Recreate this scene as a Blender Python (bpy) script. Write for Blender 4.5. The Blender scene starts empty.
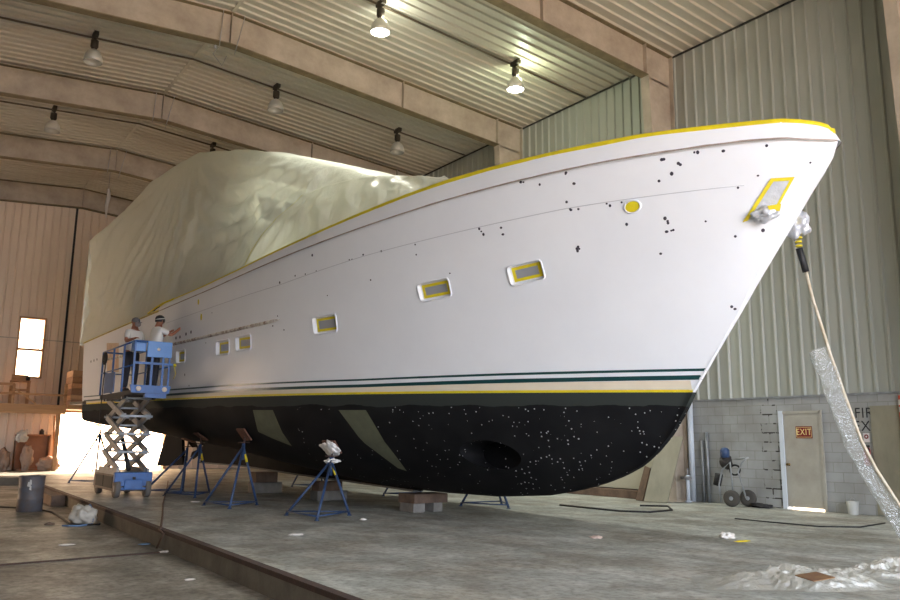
import bpy, bmesh, math, random
import numpy as np
from mathutils import Vector, Matrix, noise
from mathutils.bvhtree import BVHTree
random.seed(7)
PI = math.pi
COL = bpy.context.scene.collection
V = Vector

# ------------------------------------------------------------------ camera model
F, YAW, PIT, ROL, HC = 795.18, 0.6162, 0.1776, 0.0123, 1.3
CAM = V((0, 0, HC))
_fw = V((math.sin(YAW) * math.cos(PIT), math.cos(YAW) * math.cos(PIT), math.sin(PIT)))
_r0 = V((math.cos(YAW), -math.sin(YAW), 0))
_u0 = _r0.cross(_fw)
_R = _r0 * math.cos(ROL) + _u0 * math.sin(ROL)
_U = _u0 * math.cos(ROL) - _r0 * math.sin(ROL)
def ray(px, py): return (_fw * F + _R * (px - 450) - _U * (py - 300)).normalized()
def on_plane(px, py, ax, v):
    r = ray(px, py); return CAM + r * ((v - CAM[ax]) / r[ax])
def at_depth(px, py, d):
    r = ray(px, py); return CAM + r * (d / r.dot(_fw))
def pix(p):
    d = V(p) - CAM; z = d.dot(_fw); return (450 + F * d.dot(_R) / z, 300 - F * d.dot(_U) / z)

# ------------------------------------------------------------------ materials
_m = {}
def mat(name, col, rough=.6, metal=0, col2=None, scale=4, amt=.5, bump=0, bscale=40, stretch=(1, 1, 1), spec=.5, emis=None, estr=0, detail=6):
    if name in _m: return _m[name]
    m = bpy.data.materials.new(name); m.use_nodes = True; nt = m.node_tree; N, L = nt.nodes, nt.links
    b = N['Principled BSDF']
    b.inputs['Base Color'].default_value = (*col, 1); b.inputs['Roughness'].default_value = rough
    b.inputs['Metallic'].default_value = metal; b.inputs['Specular IOR Level'].default_value = spec
    if emis: b.inputs['Emission Color'].default_value = (*emis, 1); b.inputs['Emission Strength'].default_value = estr
    tc = N.new('ShaderNodeTexCoord'); mp = N.new('ShaderNodeMapping'); mp.inputs['Scale'].default_value = stretch
    L.new(tc.outputs['Object'], mp.inputs[0])
    if col2:
        n = N.new('ShaderNodeTexNoise'); n.inputs['Scale'].default_value = scale; n.inputs['Detail'].default_value = detail; n.inputs['Roughness'].default_value = .65
        L.new(mp.outputs[0], n.inputs[0])
        cr = N.new('ShaderNodeValToRGB'); cr.color_ramp.elements[0].position = .5 - .25 * amt - .1; cr.color_ramp.elements[1].position = .5 + .25 * amt
        cr.color_ramp.elements[0].color = (*col2, 1); cr.color_ramp.elements[1].color = (*col, 1)
        L.new(n.outputs[0], cr.inputs[0]); L.new(cr.outputs[0], b.inputs['Base Color'])
    if bump:
        n2 = N.new('ShaderNodeTexNoise'); n2.inputs['Scale'].default_value = bscale; n2.inputs['Detail'].default_value = 4
        L.new(mp.outputs[0], n2.inputs[0])
        bp = N.new('ShaderNodeBump'); bp.inputs['Strength'].default_value = bump; bp.inputs['Distance'].default_value = .02
        L.new(n2.outputs[0], bp.inputs['Height']); L.new(bp.outputs[0], b.inputs['Normal'])
    _m[name] = m; return m

def plastic(name, tint, transp=.4, transl=.4, rough=.25, bump=.3, bscale=3, diff=.2, stretch=(1, 1, 1), glossy=.08):
    m = bpy.data.materials.new(name); m.use_nodes = True; nt = m.node_tree; N, L = nt.nodes, nt.links
    N.remove(N['Principled BSDF']); out = N['Material Output']
    tc = N.new('ShaderNodeTexCoord'); mp = N.new('ShaderNodeMapping'); mp.inputs['Scale'].default_value = stretch
    L.new(tc.outputs['Object'], mp.inputs[0])
    n2 = N.new('ShaderNodeTexNoise'); n2.inputs['Scale'].default_value = bscale; n2.inputs['Detail'].default_value = 5
    L.new(mp.outputs[0], n2.inputs[0])
    bp = N.new('ShaderNodeBump'); bp.inputs['Strength'].default_value = bump; bp.inputs['Distance'].default_value = .1
    L.new(n2.outputs[0], bp.inputs['Height'])
    tr = N.new('ShaderNodeBsdfTransparent'); tr.inputs[0].default_value = (*[.5 + .5 * c for c in tint], 1)
    tl = N.new('ShaderNodeBsdfTranslucent'); tl.inputs[0].default_value = (*tint, 1)
    df = N.new('ShaderNodeBsdfDiffuse'); df.inputs[0].default_value = (*tint, 1)
    gl = N.new('ShaderNodeBsdfGlossy'); gl.inputs[0].default_value = (1, 1, 1, 1); gl.inputs['Roughness'].default_value = rough
    for x in (tl, df, gl): L.new(bp.outputs[0], x.inputs['Normal'])
    def mix(f, a, b):
        x = N.new('ShaderNodeMixShader'); x.inputs[0].default_value = f; L.new(a.outputs[0], x.inputs[1]); L.new(b.outputs[0], x.inputs[2]); return x
    a = mix(diff / max(diff + transl, .01), tl, df)
    a = mix(transp, a, tr)
    a = mix(glossy, a, gl)
    L.new(a.outputs[0], out.inputs['Surface'])
    return m

def s3(r, g, b):   # sRGB 0..255 -> linear
    f = lambda c: (c / 255 / 12.92) if c / 255 <= .04045 else ((c / 255 + .055) / 1.055) ** 2.4
    return (f(r), f(g), f(b))

# ------------------------------------------------------------------ mesh builder
class MB:
    def __init__(self): self.bm = bmesh.new(); self.mi = 0
    def _new(self, faces):
        for f in faces: f.material_index = self.mi
    def faces(self, verts, faces, smooth=False):
        vs = [self.bm.verts.new(v) for v in verts]; r = []
        for f in faces:
            try: q = self.bm.faces.new([vs[i] for i in f]); q.material_index = self.mi; q.smooth = smooth; r.append(q)
            except ValueError: pass
        return r
    def box(self, lo, hi, M=None, bevel=0):
        x0, y0, z0 = lo; x1, y1, z1 = hi
        P = [V(p) for p in ((x0,y0,z0),(x1,y0,z0),(x1,y1,z0),(x0,y1,z0),(x0,y0,z1),(x1,y0,z1),(x1,y1,z1),(x0,y1,z1))]
        if M is not None: P = [M @ p for p in P]
        fs = self.faces(P, [(0,3,2,1),(4,5,6,7),(0,1,5,4),(1,2,6,5),(2,3,7,6),(3,0,4,7)])
        if bevel:
            es = list({e for f in fs for e in f.edges})
            r = bmesh.ops.bevel(self.bm, geom=es, offset=bevel, segments=2, affect='EDGES', profile=.5)
            for f in r['faces']: f.material_index = self.mi
        return self
    def bar(self, a, b, w, h=None, up=(0, 0, 1)):
        a, b = V(a), V(b); d = b - a; L_ = d.length; d.normalize(); h = h or w
        s = d.cross(V(up)); 
        if s.length < 1e-4: s = d.cross(V((1, 0, 0)))
        s.normalize(); u = s.cross(d)
        M = Matrix(((s.x, d.x, u.x, a.x), (s.y, d.y, u.y, a.y), (s.z, d.z, u.z, a.z), (0, 0, 0, 1)))
        return self.box((-w / 2, 0, -h / 2), (w / 2, L_, h / 2), M)
    def tube(self, pts, r, n=8, closed=False):
        pts = [V(p) for p in pts]; rs = r if isinstance(r, (list, tuple)) else [r] * len(pts)
        rings = []; prev = None
        for i, p in enumerate(pts):
            if closed: t = (pts[(i + 1) % len(pts)] - pts[i - 1])
            else: t = (pts[min(i + 1, len(pts) - 1)] - pts[max(i - 1, 0)])
            t.normalize()
            if prev is None:
                s = t.cross(V((0, 0, 1)));
                if s.length < .05: s = t.cross(V((1, 0, 0)))
            else: s = prev - t * prev.dot(t)
            s.normalize(); prev = s; u = t.cross(s)
            rings.append([self.bm.verts.new(p + (s * math.cos(2 * PI * k / n) + u * math.sin(2 * PI * k / n)) * rs[i]) for k in range(n)])
        m = len(rings)
        for i in range(m if closed else m - 1):
            A_, B_ = rings[i], rings[(i + 1) % m]
            for k in range(n):
                f = self.bm.faces.new((A_[k], A_[(k + 1) % n], B_[(k + 1) % n], B_[k])); f.smooth = True; f.material_index = self.mi
        if not closed:
            for rg, fl in ((rings[0], True), (rings[-1], False)):
                f = self.bm.faces.new(rg[::-1] if fl else rg); f.material_index = self.mi
        return self
    def lathe(self, prof, n=20, M=None, cap=True, smooth=True):
        rings = []
        for r, z in prof:
            rings.append([self.bm.verts.new((M @ V((r * math.cos(2 * PI * k / n), r * math.sin(2 * PI * k / n), z))) if M is not None else V((r * math.cos(2 * PI * k / n), r * math.sin(2 * PI * k / n), z))) for k in range(n)])
        for a_, b_ in zip(rings, rings[1:]):
            for k in range(n):
                f = self.bm.faces.new((a_[k], a_[(k + 1) % n], b_[(k + 1) % n], b_[k])); f.smooth = smooth; f.material_index = self.mi
        if cap:
            f = self.bm.faces.new(rings[0][::-1]); f.material_index = self.mi
            f = self.bm.faces.new(rings[-1]); f.material_index = self.mi
        return self
    def grid(self, P, smooth=True, closed_u=False):
        G = [[self.bm.verts.new(p) for p in row] for row in P]
        for i in range(len(G) - 1):
            for j in range(len(G[0]) - 1):
                f = self.bm.faces.new((G[i][j], G[i][j + 1], G[i + 1][j + 1], G[i + 1][j])); f.smooth = smooth; f.material_index = self.mi
        return G
    def build(self, name, mats, parent=None, sharp=None, merge=0, recalc=True):
        if merge: bmesh.ops.remove_doubles(self.bm, verts=self.bm.verts, dist=merge)
        if recalc: bmesh.ops.recalc_face_normals(self.bm, faces=self.bm.faces)
        me = bpy.data.meshes.new(name); self.bm.to_mesh(me); self.bm.free()
        for m in (mats if isinstance(mats, (list, tuple)) else [mats]): me.materials.append(m)
        if sharp:
            for p in me.polygons: p.use_smooth = True
            me.set_sharp_from_angle(angle=math.radians(sharp))
        o = bpy.data.objects.new(name, me); COL.objects.link(o)
        if parent: o.parent = parent
        return o

def tag(o, label=None, cat=None, group=None, kind=None):
    if label: o['label'] = label
    if cat: o['category'] = cat
    if group: o['group'] = group
    if kind: o['kind'] = kind
    return o
def thing(name, label, cat, loc=(0, 0, 0), rz=0, group=None):
    o = bpy.data.objects.new(name, None); COL.objects.link(o); o.location = loc; o.rotation_euler = (0, 0, rz); o.empty_display_size = .1
    return tag(o, label, cat, group)
def struct(o): o['kind'] = 'structure'; return o
def copy_tree(o, parent=None):
    c = o.copy(); COL.objects.link(c); c.parent = parent
    for ch in list(o.children): copy_tree(ch, c)
    return c
def pts_to(parent, pts):   # world -> parent-local
    M = parent.matrix_basis.inverted(); return [M @ V(p) for p in pts]

# ------------------------------------------------------------------ materials table
M_ceil = mat('ceiling_liner', s3(210, 206, 192), .42, 0, s3(168, 154, 134), .5, .9, stretch=(.3, 1, 1), spec=.5)
M_side = mat('wall_siding', s3(176, 178, 171), .4, 0, s3(148, 150, 136), .6, 1, stretch=(1, 1, .25), spec=.6)
M_end = mat('end_siding', s3(234, 214, 192), .55, 0, s3(206, 184, 162), .5, 1, stretch=(1, 1, .3))  # same siding as the sides; warm bounce light is put into this tan colour
M_steel = mat('frame_steel', s3(196, 184, 166), .65, 0, s3(140, 124, 108), 1.1, .9, bump=.1)
M_flange = mat('frame_flange', s3(136, 122, 92), .7, 0, s3(92, 78, 54), 3, .8)
M_wood = mat('raw_wood', s3(190, 150, 110), .7, 0, s3(150, 110, 75), 3, .8, stretch=(.3, 3, 6))
M_oldwood = mat('old_timber', s3(120, 98, 82), .8, 0, s3(72, 58, 50), 4, .8, bump=.4)
M_rust = mat('rusty_steel', s3(84, 60, 50), .75, .2, s3(50, 42, 40), 5, .9, bump=.3)
M_blue = mat('lift_blue', s3(50, 100, 166), .45, 0, s3(42, 80, 134), 6, .6)
M_jack = mat('jack_blue', s3(44, 72, 112), .5, 0, s3(32, 48, 74), 8, .8)
M_dark = mat('dark_rubber', s3(38, 36, 36), .7)
M_grey = mat('arm_grey', s3(164, 164, 166), .45, .1, s3(128, 126, 124), 5, .8)
M_cream = mat('cream_primer', s3(226, 214, 192), .5, 0, s3(214, 200, 176), 1.2, .6)
M_white = mat('yacht_white', s3(232, 233, 236), .38, 0, s3(224, 225, 229), .7, .8, spec=.5)
M_yel = mat('yellow_tape', s3(226, 206, 30), .5, 0, s3(200, 178, 20), 5, .6)
M_green = mat('stripe_green', s3(14, 62, 62), .3)
M_spot = mat('primer_spot', s3(52, 46, 58), .7)
M_glass = mat('masked_glass', s3(150, 152, 158), .3)
M_foil = mat('foil', s3(216, 217, 222), .28, .4, s3(196, 198, 204), 9, .9, bump=.5, bscale=12)
M_hose = mat('black_hose', s3(28, 28, 30), .6)
M_galv = mat('galvanized', s3(170, 174, 178), .4, .5, s3(130, 132, 134), 5, .8)
M_red = mat('sign_red', s3(120, 24, 26), .5)
M_signtext = mat('sign_text', s3(235, 215, 150), .5)
M_ply = mat('plywood', s3(150, 144, 124), .8, 0, s3(118, 114, 96), 2.5, .9, stretch=(1, 1, .4))
M_blackpaint = mat('black_paint', s3(26, 26, 30), .7)

# hull bottom: black antifouling, duller band at the waterline, specks of white over the forward part
def bottom_mat():
    m = bpy.data.materials.new('antifouling'); m.use_nodes = True; nt = m.node_tree; N, L = nt.nodes, nt.links
    b = N['Principled BSDF']; b.inputs['Roughness'].default_value = .7; b.inputs['Specular IOR Level'].default_value = .15
    tc = N.new('ShaderNodeTexCoord'); sp = N.new('ShaderNodeSeparateXYZ'); L.new(tc.outputs['Object'], sp.inputs[0])
    n = N.new('ShaderNodeTexNoise'); n.inputs['Scale'].default_value = 1.4; n.inputs['Detail'].default_value = 6; L.new(tc.outputs['Object'], n.inputs[0])
    def math_(op, a, b_=None, c=None):
        x = N.new('ShaderNodeMath'); x.operation = op
        for i, q in enumerate((a, b_, c)):
            if q is None: continue
            if isinstance(q, (int, float)): x.inputs[i].default_value = q
            else: L.new(q, x.inputs[i])
        return x.outputs[0]
    # dull band
    z = math_('ADD', sp.outputs[2], math_('MULTIPLY', math_('SUBTRACT', n.outputs[0], .5), .16))
    band = math_('GREATER_THAN', z, -.19)
    mx = N.new('ShaderNodeMix'); mx.data_type = 'RGBA'; L.new(band, mx.inputs[0])
    cr = N.new('ShaderNodeValToRGB'); cr.color_ramp.elements[0].color = (*s3(16, 16, 18), 1); cr.color_ramp.elements[1].color = (*s3(28, 28, 29), 1)
    cr.color_ramp.elements[0].position = .35; cr.color_ramp.elements[1].position = .7; L.new(n.outputs[0], cr.inputs[0])
    L.new(cr.outputs[0], mx.inputs[6]); mx.inputs[7].default_value = (*s3(50, 54, 51), 1)
    # specks
    n3 = N.new('ShaderNodeTexNoise'); n3.inputs['Scale'].default_value = 1.1; L.new(tc.outputs['Object'], n3.inputs[0])
    v = N.new('ShaderNodeTexVoronoi'); v.inputs['Scale'].default_value = 14; v.inputs['Randomness'].default_value = 1; L.new(tc.outputs['Object'], v.inputs['Vector'])
    d = math_('LESS_THAN', v.outputs['Distance'], math_('MULTIPLY', n3.outputs[0], .26))
    wn = N.new('ShaderNodeSeparateColor'); L.new(v.outputs['Color'], wn.inputs[0])
    fwd = math_('SUBTRACT', 1.15, math_('MULTIPLY', sp.outputs[0], .13))      # fewer specks further aft
    keep = math_('GREATER_THAN', math_('MULTIPLY', fwd, math_('ADD', n3.outputs[0], .1)), math_('ADD', .05, math_('MULTIPLY', wn.outputs[0], .85)))
    d = math_('MULTIPLY', math_('MULTIPLY', d, keep), math_('LESS_THAN', sp.outputs[2], -.22))
    mx2 = N.new('ShaderNodeMix'); mx2.data_type = 'RGBA'; L.new(d, mx2.inputs[0]); L.new(mx.outputs[2], mx2.inputs[6]); mx2.inputs[7].default_value = (*s3(190, 190, 190), 1)
    L.new(mx2.outputs[2], b.inputs['Base Color'])
    return m
M_bottom = bottom_mat()

def floor_mat(name, base, dark, light, warm):
    m = bpy.data.materials.new(name); m.use_nodes = True; nt = m.node_tree; N, L = nt.nodes, nt.links
    b = N['Principled BSDF']; b.inputs['Specular IOR Level'].default_value = .35
    tc = N.new('ShaderNodeTexCoord')
    def nz(sc, det, st=(1, 1, 1), rot=0):
        mp = N.new('ShaderNodeMapping'); mp.inputs['Scale'].default_value = st; mp.inputs['Rotation'].default_value = (0, 0, rot); L.new(tc.outputs['Object'], mp.inputs[0])
        n = N.new('ShaderNodeTexNoise'); n.inputs['Scale'].default_value = sc; n.inputs['Detail'].default_value = det; n.inputs['Roughness'].default_value = .7; L.new(mp.outputs[0], n.inputs[0]); return n
    n1 = nz(.8, 9); n2 = nz(1.6, 9, (1, .55, 1), .5); n3 = nz(11, 5)
    def ramp(n, p0, p1, c0, c1):
        cr = N.new('ShaderNodeValToRGB'); cr.color_ramp.elements[0].position = p0; cr.color_ramp.elements[1].position = p1
        cr.color_ramp.elements[0].color = (*c0, 1); cr.color_ramp.elements[1].color = (*c1, 1); L.new(n.outputs[0], cr.inputs[0]); return cr
    r1 = ramp(n1, .42, .6, base, warm); r2 = ramp(n2, .46, .6, (1, 1, 1), tuple(x / y for x, y in zip(light, base)))
    r3 = ramp(n3, .3, .55, tuple(x / y for x, y in zip(dark, base)), (1, 1, 1))
    def mul(a, b_):
        x = N.new('ShaderNodeMix'); x.data_type = 'RGBA'; x.blend_type = 'MULTIPLY'; x.inputs[0].default_value = 1; L.new(a, x.inputs[6]); L.new(b_, x.inputs[7]); return x.outputs[2]
    x = N.new('ShaderNodeMix'); x.data_type = 'RGBA'; x.blend_type = 'MIX'; L.new(r2.outputs[0], x.inputs[6])
    c = mul(r1.outputs[0], r3.outputs[0]); c = mul(c, r2.outputs[0]); L.new(c, b.inputs['Base Color'])
    rr = N.new('ShaderNodeMapRange'); rr.inputs[3].default_value = .4; rr.inputs[4].default_value = .75; L.new(n1.outputs[0], rr.inputs[0]); L.new(rr.outputs[0], b.inputs['Roughness'])
    bp = N.new('ShaderNodeBump'); bp.inputs['Strength'].default_value = .15; bp.inputs['Distance'].default_value = .01; L.new(n3.outputs[0], bp.inputs['Height']); L.new(bp.outputs[0], b.inputs['Normal'])
    return m
M_floor = floor_mat('slab_concrete', s3(160, 163, 156), s3(118, 118, 110), s3(196, 199, 192), s3(140, 137, 126))
M_lowfloor = floor_mat('pit_concrete', s3(136, 132, 122), s3(94, 88, 80), s3(168, 163, 152), s3(104, 98, 88))
M_curb = mat('curb_concrete', s3(120, 112, 98), .8, 0, s3(84, 74, 64), 3, .9, bump=.3)

def block_mat():
    m = bpy.data.materials.new('painted_block'); m.use_nodes = True; nt = m.node_tree; N, L = nt.nodes, nt.links
    b = N['Principled BSDF']; b.inputs['Roughness'].default_value = .75
    tc = N.new('ShaderNodeTexCoord'); sp = N.new('ShaderNodeSeparateXYZ'); cb = N.new('ShaderNodeCombineXYZ')
    L.new(tc.outputs['Object'], sp.inputs[0]); L.new(sp.outputs[1], cb.inputs[0]); L.new(sp.outputs[2], cb.inputs[1])
    br = N.new('ShaderNodeTexBrick'); br.inputs['Scale'].default_value = 1; br.inputs['Brick Width'].default_value = .4; br.inputs['Row Height'].default_value = .2
    br.inputs['Mortar Size'].default_value = .007; br.inputs['Mortar Smooth'].default_value = .3
    br.inputs['Color1'].default_value = (*s3(160, 161, 160), 1); br.inputs['Color2'].default_value = (*s3(153, 154, 152), 1); br.inputs['Mortar'].default_value = (*s3(136, 136, 130), 1)
    L.new(cb.outputs[0], br.inputs[0])
    # broken black joints in a strip beside the door (y 10.25 .. 10.75)
    br2 = N.new('ShaderNodeTexBrick'); br2.inputs['Scale'].default_value = 1; br2.inputs['Brick Width'].default_value = .4; br2.inputs['Row Height'].default_value = .2
    br2.inputs['Mortar Size'].default_value = .016; br2.inputs['Mortar Smooth'].default_value = .2; L.new(cb.outputs[0], br2.inputs[0])
    n = N.new('ShaderNodeTexNoise'); n.inputs['Scale'].default_value = 5; n.inputs['Detail'].default_value = 5; L.new(tc.outputs['Object'], n.inputs[0])
    def math_(op, a, b_=None):
        x = N.new('ShaderNodeMath'); x.operation = op
        for i, q in enumerate((a, b_)):
            if q is None: continue
            if isinstance(q, (int, float)): x.inputs[i].default_value = q
            else: L.new(q, x.inputs[i])
        return x.outputs[0]
    y = math_('ADD', sp.outputs[1], math_('MULTIPLY', math_('SUBTRACT', n.outputs[0], .5), .5))
    msk = math_('MULTIPLY', math_('GREATER_THAN', y, 10.22), math_('LESS_THAN', y, 10.62))
    msk = math_('MULTIPLY', msk, math_('GREATER_THAN', n.outputs[0], .5))
    msk = math_('MULTIPLY', msk, br2.outputs['Fac'])
    mx = N.new('ShaderNodeMix'); mx.data_type = 'RGBA'; L.new(msk, mx.inputs[0]); L.new(br.outputs['Color'], mx.inputs[6]); mx.inputs[7].default_value = (*s3(50, 44, 40), 1)
    n2 = N.new('ShaderNodeTexNoise'); n2.inputs['Scale'].default_value = 1.5; n2.inputs['Detail'].default_value = 8; L.new(tc.outputs['Object'], n2.inputs[0])
    cr = N.new('ShaderNodeValToRGB'); cr.color_ramp.elements[0].position = .35; cr.color_ramp.elements[1].position = .6; cr.color_ramp.elements[0].color = (.78, .76, .72, 1); L.new(n2.outputs[0], cr.inputs[0])
    mm = N.new('ShaderNodeMix'); mm.data_type = 'RGBA'; mm.blend_type = 'MULTIPLY'; mm.inputs[0].default_value = 1; L.new(mx.outputs[2], mm.inputs[6]); L.new(cr.outputs[0], mm.inputs[7])
    L.new(mm.outputs[2], b.inputs['Base Color'])
    bp = N.new('ShaderNodeBump'); bp.inputs['Strength'].default_value = .5; bp.inputs['Distance'].default_value = .01; bp.invert = True
    L.new(br.outputs['Fac'], bp.inputs['Height']); L.new(bp.outputs[0], b.inputs['Normal'])
    return m
M_block = block_mat()

# ------------------------------------------------------------------ building
W, XL = 16.08, -3.6
Y0, YE = -7.5, 37.1            # hall front (open) and far end wall
EAVE, RIDGE, XC = 11.45, 12.17, 6.25
SL = (RIDGE - EAVE) / (W - XC)
def ceil_z(x): return RIDGE - abs(x - XC) * SL
FR = [0.58, 6.64, 12.7, 18.75, 24.8, 30.87, 36.88]
def curb_x(y): return 3.2 + .028 * y

# floors
b = MB()
YS = 30.3
P = [(curb_x(Y0) , Y0), (W, Y0), (W, YE + 0.3), (XL, YE + .3), (XL, YS), (curb_x(YS), YS)]
b.faces([(x, y, 0) for x, y in P] + [(x, y, -.5) for x, y in P], [tuple(range(6)), tuple(range(11, 5, -1))] + [(i, i + 6, (i + 1) % 6 + 6, (i + 1) % 6) for i in range(6)])
o = struct(b.build('floor', M_floor))
b = MB(); b.box((XL, Y0, -.56), (curb_x(YS) + .3, YS + .1, -.26)); o = struct(b.build('floor_lower', M_lowfloor))
# curb face with a rusty steel edge angle
b = MB()
for i in range(40):
    pass
y0, y1 = Y0, YS
b.faces([(curb_x(y0) - .004, y0, -.26), (curb_x(y1) - .004, y1, -.26), (curb_x(y1) - .004, y1, -.03), (curb_x(y0) - .004, y0, -.03)], [(0, 1, 2, 3)])
b.faces([(XL, YS - .012, -.26), (curb_x(YS), YS - .012, -.26), (curb_x(YS), YS - .012, -.004), (XL, YS - .012, -.004)], [(0, 1, 2, 3)])
b.mi = 1
b.bar((curb_x(y0) + .04, y0, .001), (curb_x(y1) + .04, y1, .001), .1, .012); b.bar((curb_x(y0) - .006, y0, -.02), (curb_x(y1) - .006, y1, -.02), .012, .05)
struct(b.build('trim_1', [M_curb, M_rust]))
# exterior ground
M_out = mat('outside_concrete', s3(214, 206, 196), .8, 0, s3(190, 180, 168), .4, .8)
b = MB(); b.box((-40, YE + .3, -.3), (60, 90, -.02)); b.box((-40, -60, -.7), (60, Y0, -.3)); b.box((W + .4, Y0, -.3), (60, YE + .3, -.02)); b.box((-40, Y0, -.3), (XL - .3, YE + .3, -.02))
struct(b.build('ground', M_out))

def ribs(a0, a1, pitch=.305, rib=.085, h=.045, top=.035):
    out = []; y = a0
    while y < a1:
        out += [(y, 0), (y + pitch - rib, 0), (y + pitch - rib + (rib - top) / 2, h), (y + pitch - (rib - top) / 2, h)]
        y += pitch
    out.append((a1, 0)); return out
# ceiling: liner sheet, ribs run from ridge to eave
def ceiling_side(x0, x1, name):
    b = MB(); pr = ribs(Y0, YE)
    vs = [(x0, y, ceil_z(x0) - d) for y, d in pr] + [(x1, y, ceil_z(x1) - d) for y, d in pr]
    n = len(pr); b.faces(vs, [(i, i + 1, n + i + 1, n + i) for i in range(n - 1)])
    n0 = len(b.bm.verts)
    b.box((min(x0, x1), Y0, 0), (max(x0, x1), YE + .3, .1), Matrix(((1, 0, 0, 0), (0, 1, 0, 0), ((ceil_z(x1) - ceil_z(x0)) / (x1 - x0), 0, 1, ceil_z(x0) - x0 * (ceil_z(x1) - ceil_z(x0)) / (x1 - x0) + .02), (0, 0, 0, 1))))
    return struct(b.build(name, M_ceil, recalc=False))
ceiling_side(XC, W + .3, 'ceiling'); ceiling_side(XL - .3, XC, 'ceiling_far_slope')
b = MB(); b.bar((XC, Y0, RIDGE - .03), (XC, YE, RIDGE - .03), .1, .03)
struct(b.build('trim_2', M_ceil))

# right wall : siding above 2.37, block below with a door opening
BL = 2.37
def wall_siding(x, y0, y1, z0, z1, name, m, inward):
    b = MB(); pr = ribs(y0, y1); n = len(pr)
    vs = [(x + inward * d, y, z0) for y, d in pr] + [(x + inward * d, y, z1) for y, d in pr]
    b.faces(vs, [(i, i + 1, n + i + 1, n + i) for i in range(n - 1)])
    b.box((min(x, x - inward * .25) - (0 if inward > 0 else -.01), y0, z0), (max(x, x - inward * .25) - (0.01 if inward > 0 else 0), y1, z1))
    return struct(b.build(name, m, recalc=False))
wall_siding(W, Y0, YE, BL, EAVE + .2, 'wall_right', M_side, -1)
wall_siding(XL, Y0, 25, -.3, EAVE + .2, 'wall_left', M_side, 1)
wall_siding(XL, 25, 31.5, 2.3, EAVE + .2, 'wall_left_header', M_side, 1)  # unseen doorway below, added to let warm light reach the far end
wall_siding(XL, 31.5, YE, -.3, EAVE + .2, 'wall_left_end', M_side, 1)
dy0, dy1, dz = 9.2, 10.1, 2.03
b = MB(); b.box((W - .03, Y0, 0), (W + .22, dy0, BL)); b.box((W - .03, dy1, 0), (W + .22, YE, BL)); b.box((W - .03, dy0, dz), (W + .22, dy1, BL))
struct(b.build('wall_right_lower', M_block))
b = MB(); b.box((W - .06, Y0, BL - .02), (W, YE, BL + .02)); struct(b.build('trim_3', M_galv))
b = MB(); b.box((W - .075, Y0, EAVE - .085), (W - .04, YE, EAVE - .045))
M_gap = mat('eave_gap_shade', s3(52, 50, 46), .8); struct(b.build('trim_4', M_gap))  # solid dark strip, the shade of the eave openings put into its colour

# end wall with window and opening
ox0, ox1, oz = 6.2, 10.6, 2.36
wx0, wx1, wz0, wz1 = 4.38, 5.28, 3.8, 6.2
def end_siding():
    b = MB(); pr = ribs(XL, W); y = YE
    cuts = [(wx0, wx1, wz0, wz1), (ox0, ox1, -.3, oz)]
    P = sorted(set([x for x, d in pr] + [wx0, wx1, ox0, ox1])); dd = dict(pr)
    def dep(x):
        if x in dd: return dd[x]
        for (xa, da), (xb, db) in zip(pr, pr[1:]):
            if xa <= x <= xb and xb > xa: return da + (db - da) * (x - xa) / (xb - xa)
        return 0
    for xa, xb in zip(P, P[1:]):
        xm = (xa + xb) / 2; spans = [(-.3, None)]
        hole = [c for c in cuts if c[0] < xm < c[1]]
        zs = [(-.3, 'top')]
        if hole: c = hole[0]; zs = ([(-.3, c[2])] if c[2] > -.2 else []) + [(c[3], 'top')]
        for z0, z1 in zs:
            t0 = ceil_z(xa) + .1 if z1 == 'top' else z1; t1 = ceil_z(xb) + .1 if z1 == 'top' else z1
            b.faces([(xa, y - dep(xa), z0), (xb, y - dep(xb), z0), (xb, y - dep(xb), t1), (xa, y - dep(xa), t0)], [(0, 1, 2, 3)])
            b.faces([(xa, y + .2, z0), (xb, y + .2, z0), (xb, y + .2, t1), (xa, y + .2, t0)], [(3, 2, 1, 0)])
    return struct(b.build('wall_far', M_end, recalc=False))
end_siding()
# front wall: high header over the open hangar door behind the camera and side returns
b = MB(); b.box((XL, Y0 - .2, 8.6), (W, Y0, RIDGE + .2)); b.box((XL, Y0 - .2, -.3), (XL + 1.2, Y0, 8.6)); b.box((W - 2.0, Y0 - .2, -.3), (W, Y0, 8.6))
struct(b.build('wall_front', M_side))
# window 1 : timber frame, two panes
w1 = thing('window_1', None, None, (0, 0, 0)); w1['kind'] = 'structure'
b = MB(); t = .07; y = YE - .06
for lo, hi in (((wx0 - t, y - .04, wz0 - t), (wx1 + t, y + .1, wz0)), ((wx0 - t, y - .04, wz1), (wx1 + t, y + .1, wz1 + t)), ((wx0 - t, y - .04, wz0), (wx0, y + .1, wz1)), ((wx1, y - .04, wz0), (wx1 + t, y + .1, wz1)), ((wx0, y - .02, 4.86), (wx1, y + .08, 4.96))):
    b.box(lo, hi)
b.bar((4.6, y, 4.2), (5.05, y, 4.55), .05)
b.build('window_frame', M_wood, w1)
M_pane = plastic('window_pane', (1, 1, 1), .9, .05, .05, 0, diff=.03, glossy=.04)
b = MB(); b.faces([(wx0, y + .05, wz0), (wx1, y + .05, wz0), (wx1, y + .05, wz1), (wx0, y + .05, wz1)], [(0, 1, 2, 3)]); b.build('pane', M_pane, w1)
# opening jambs
b = MB(); b.box((ox0 - .12, YE - .1, 0), (ox0, YE + .25, oz + .12)); b.box((ox1, YE - .1, 0), (ox1 + .12, YE + .25, oz + .12)); b.box((ox0 - .12, YE - .1, oz), (ox1 + .12, YE + .25, oz + .14))
struct(b.build('trim_5', M_wood))
b = MB(); b.box((6.05, YE - .1, 2.6), (6.13, YE - .03, 11.4)); struct(b.build('trim_6', M_dark))
b = MB(); b.box((XL, YE - .06, 5.33), (W, YE - .03, 5.37)); struct(b.build('trim_7', M_steel))

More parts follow.
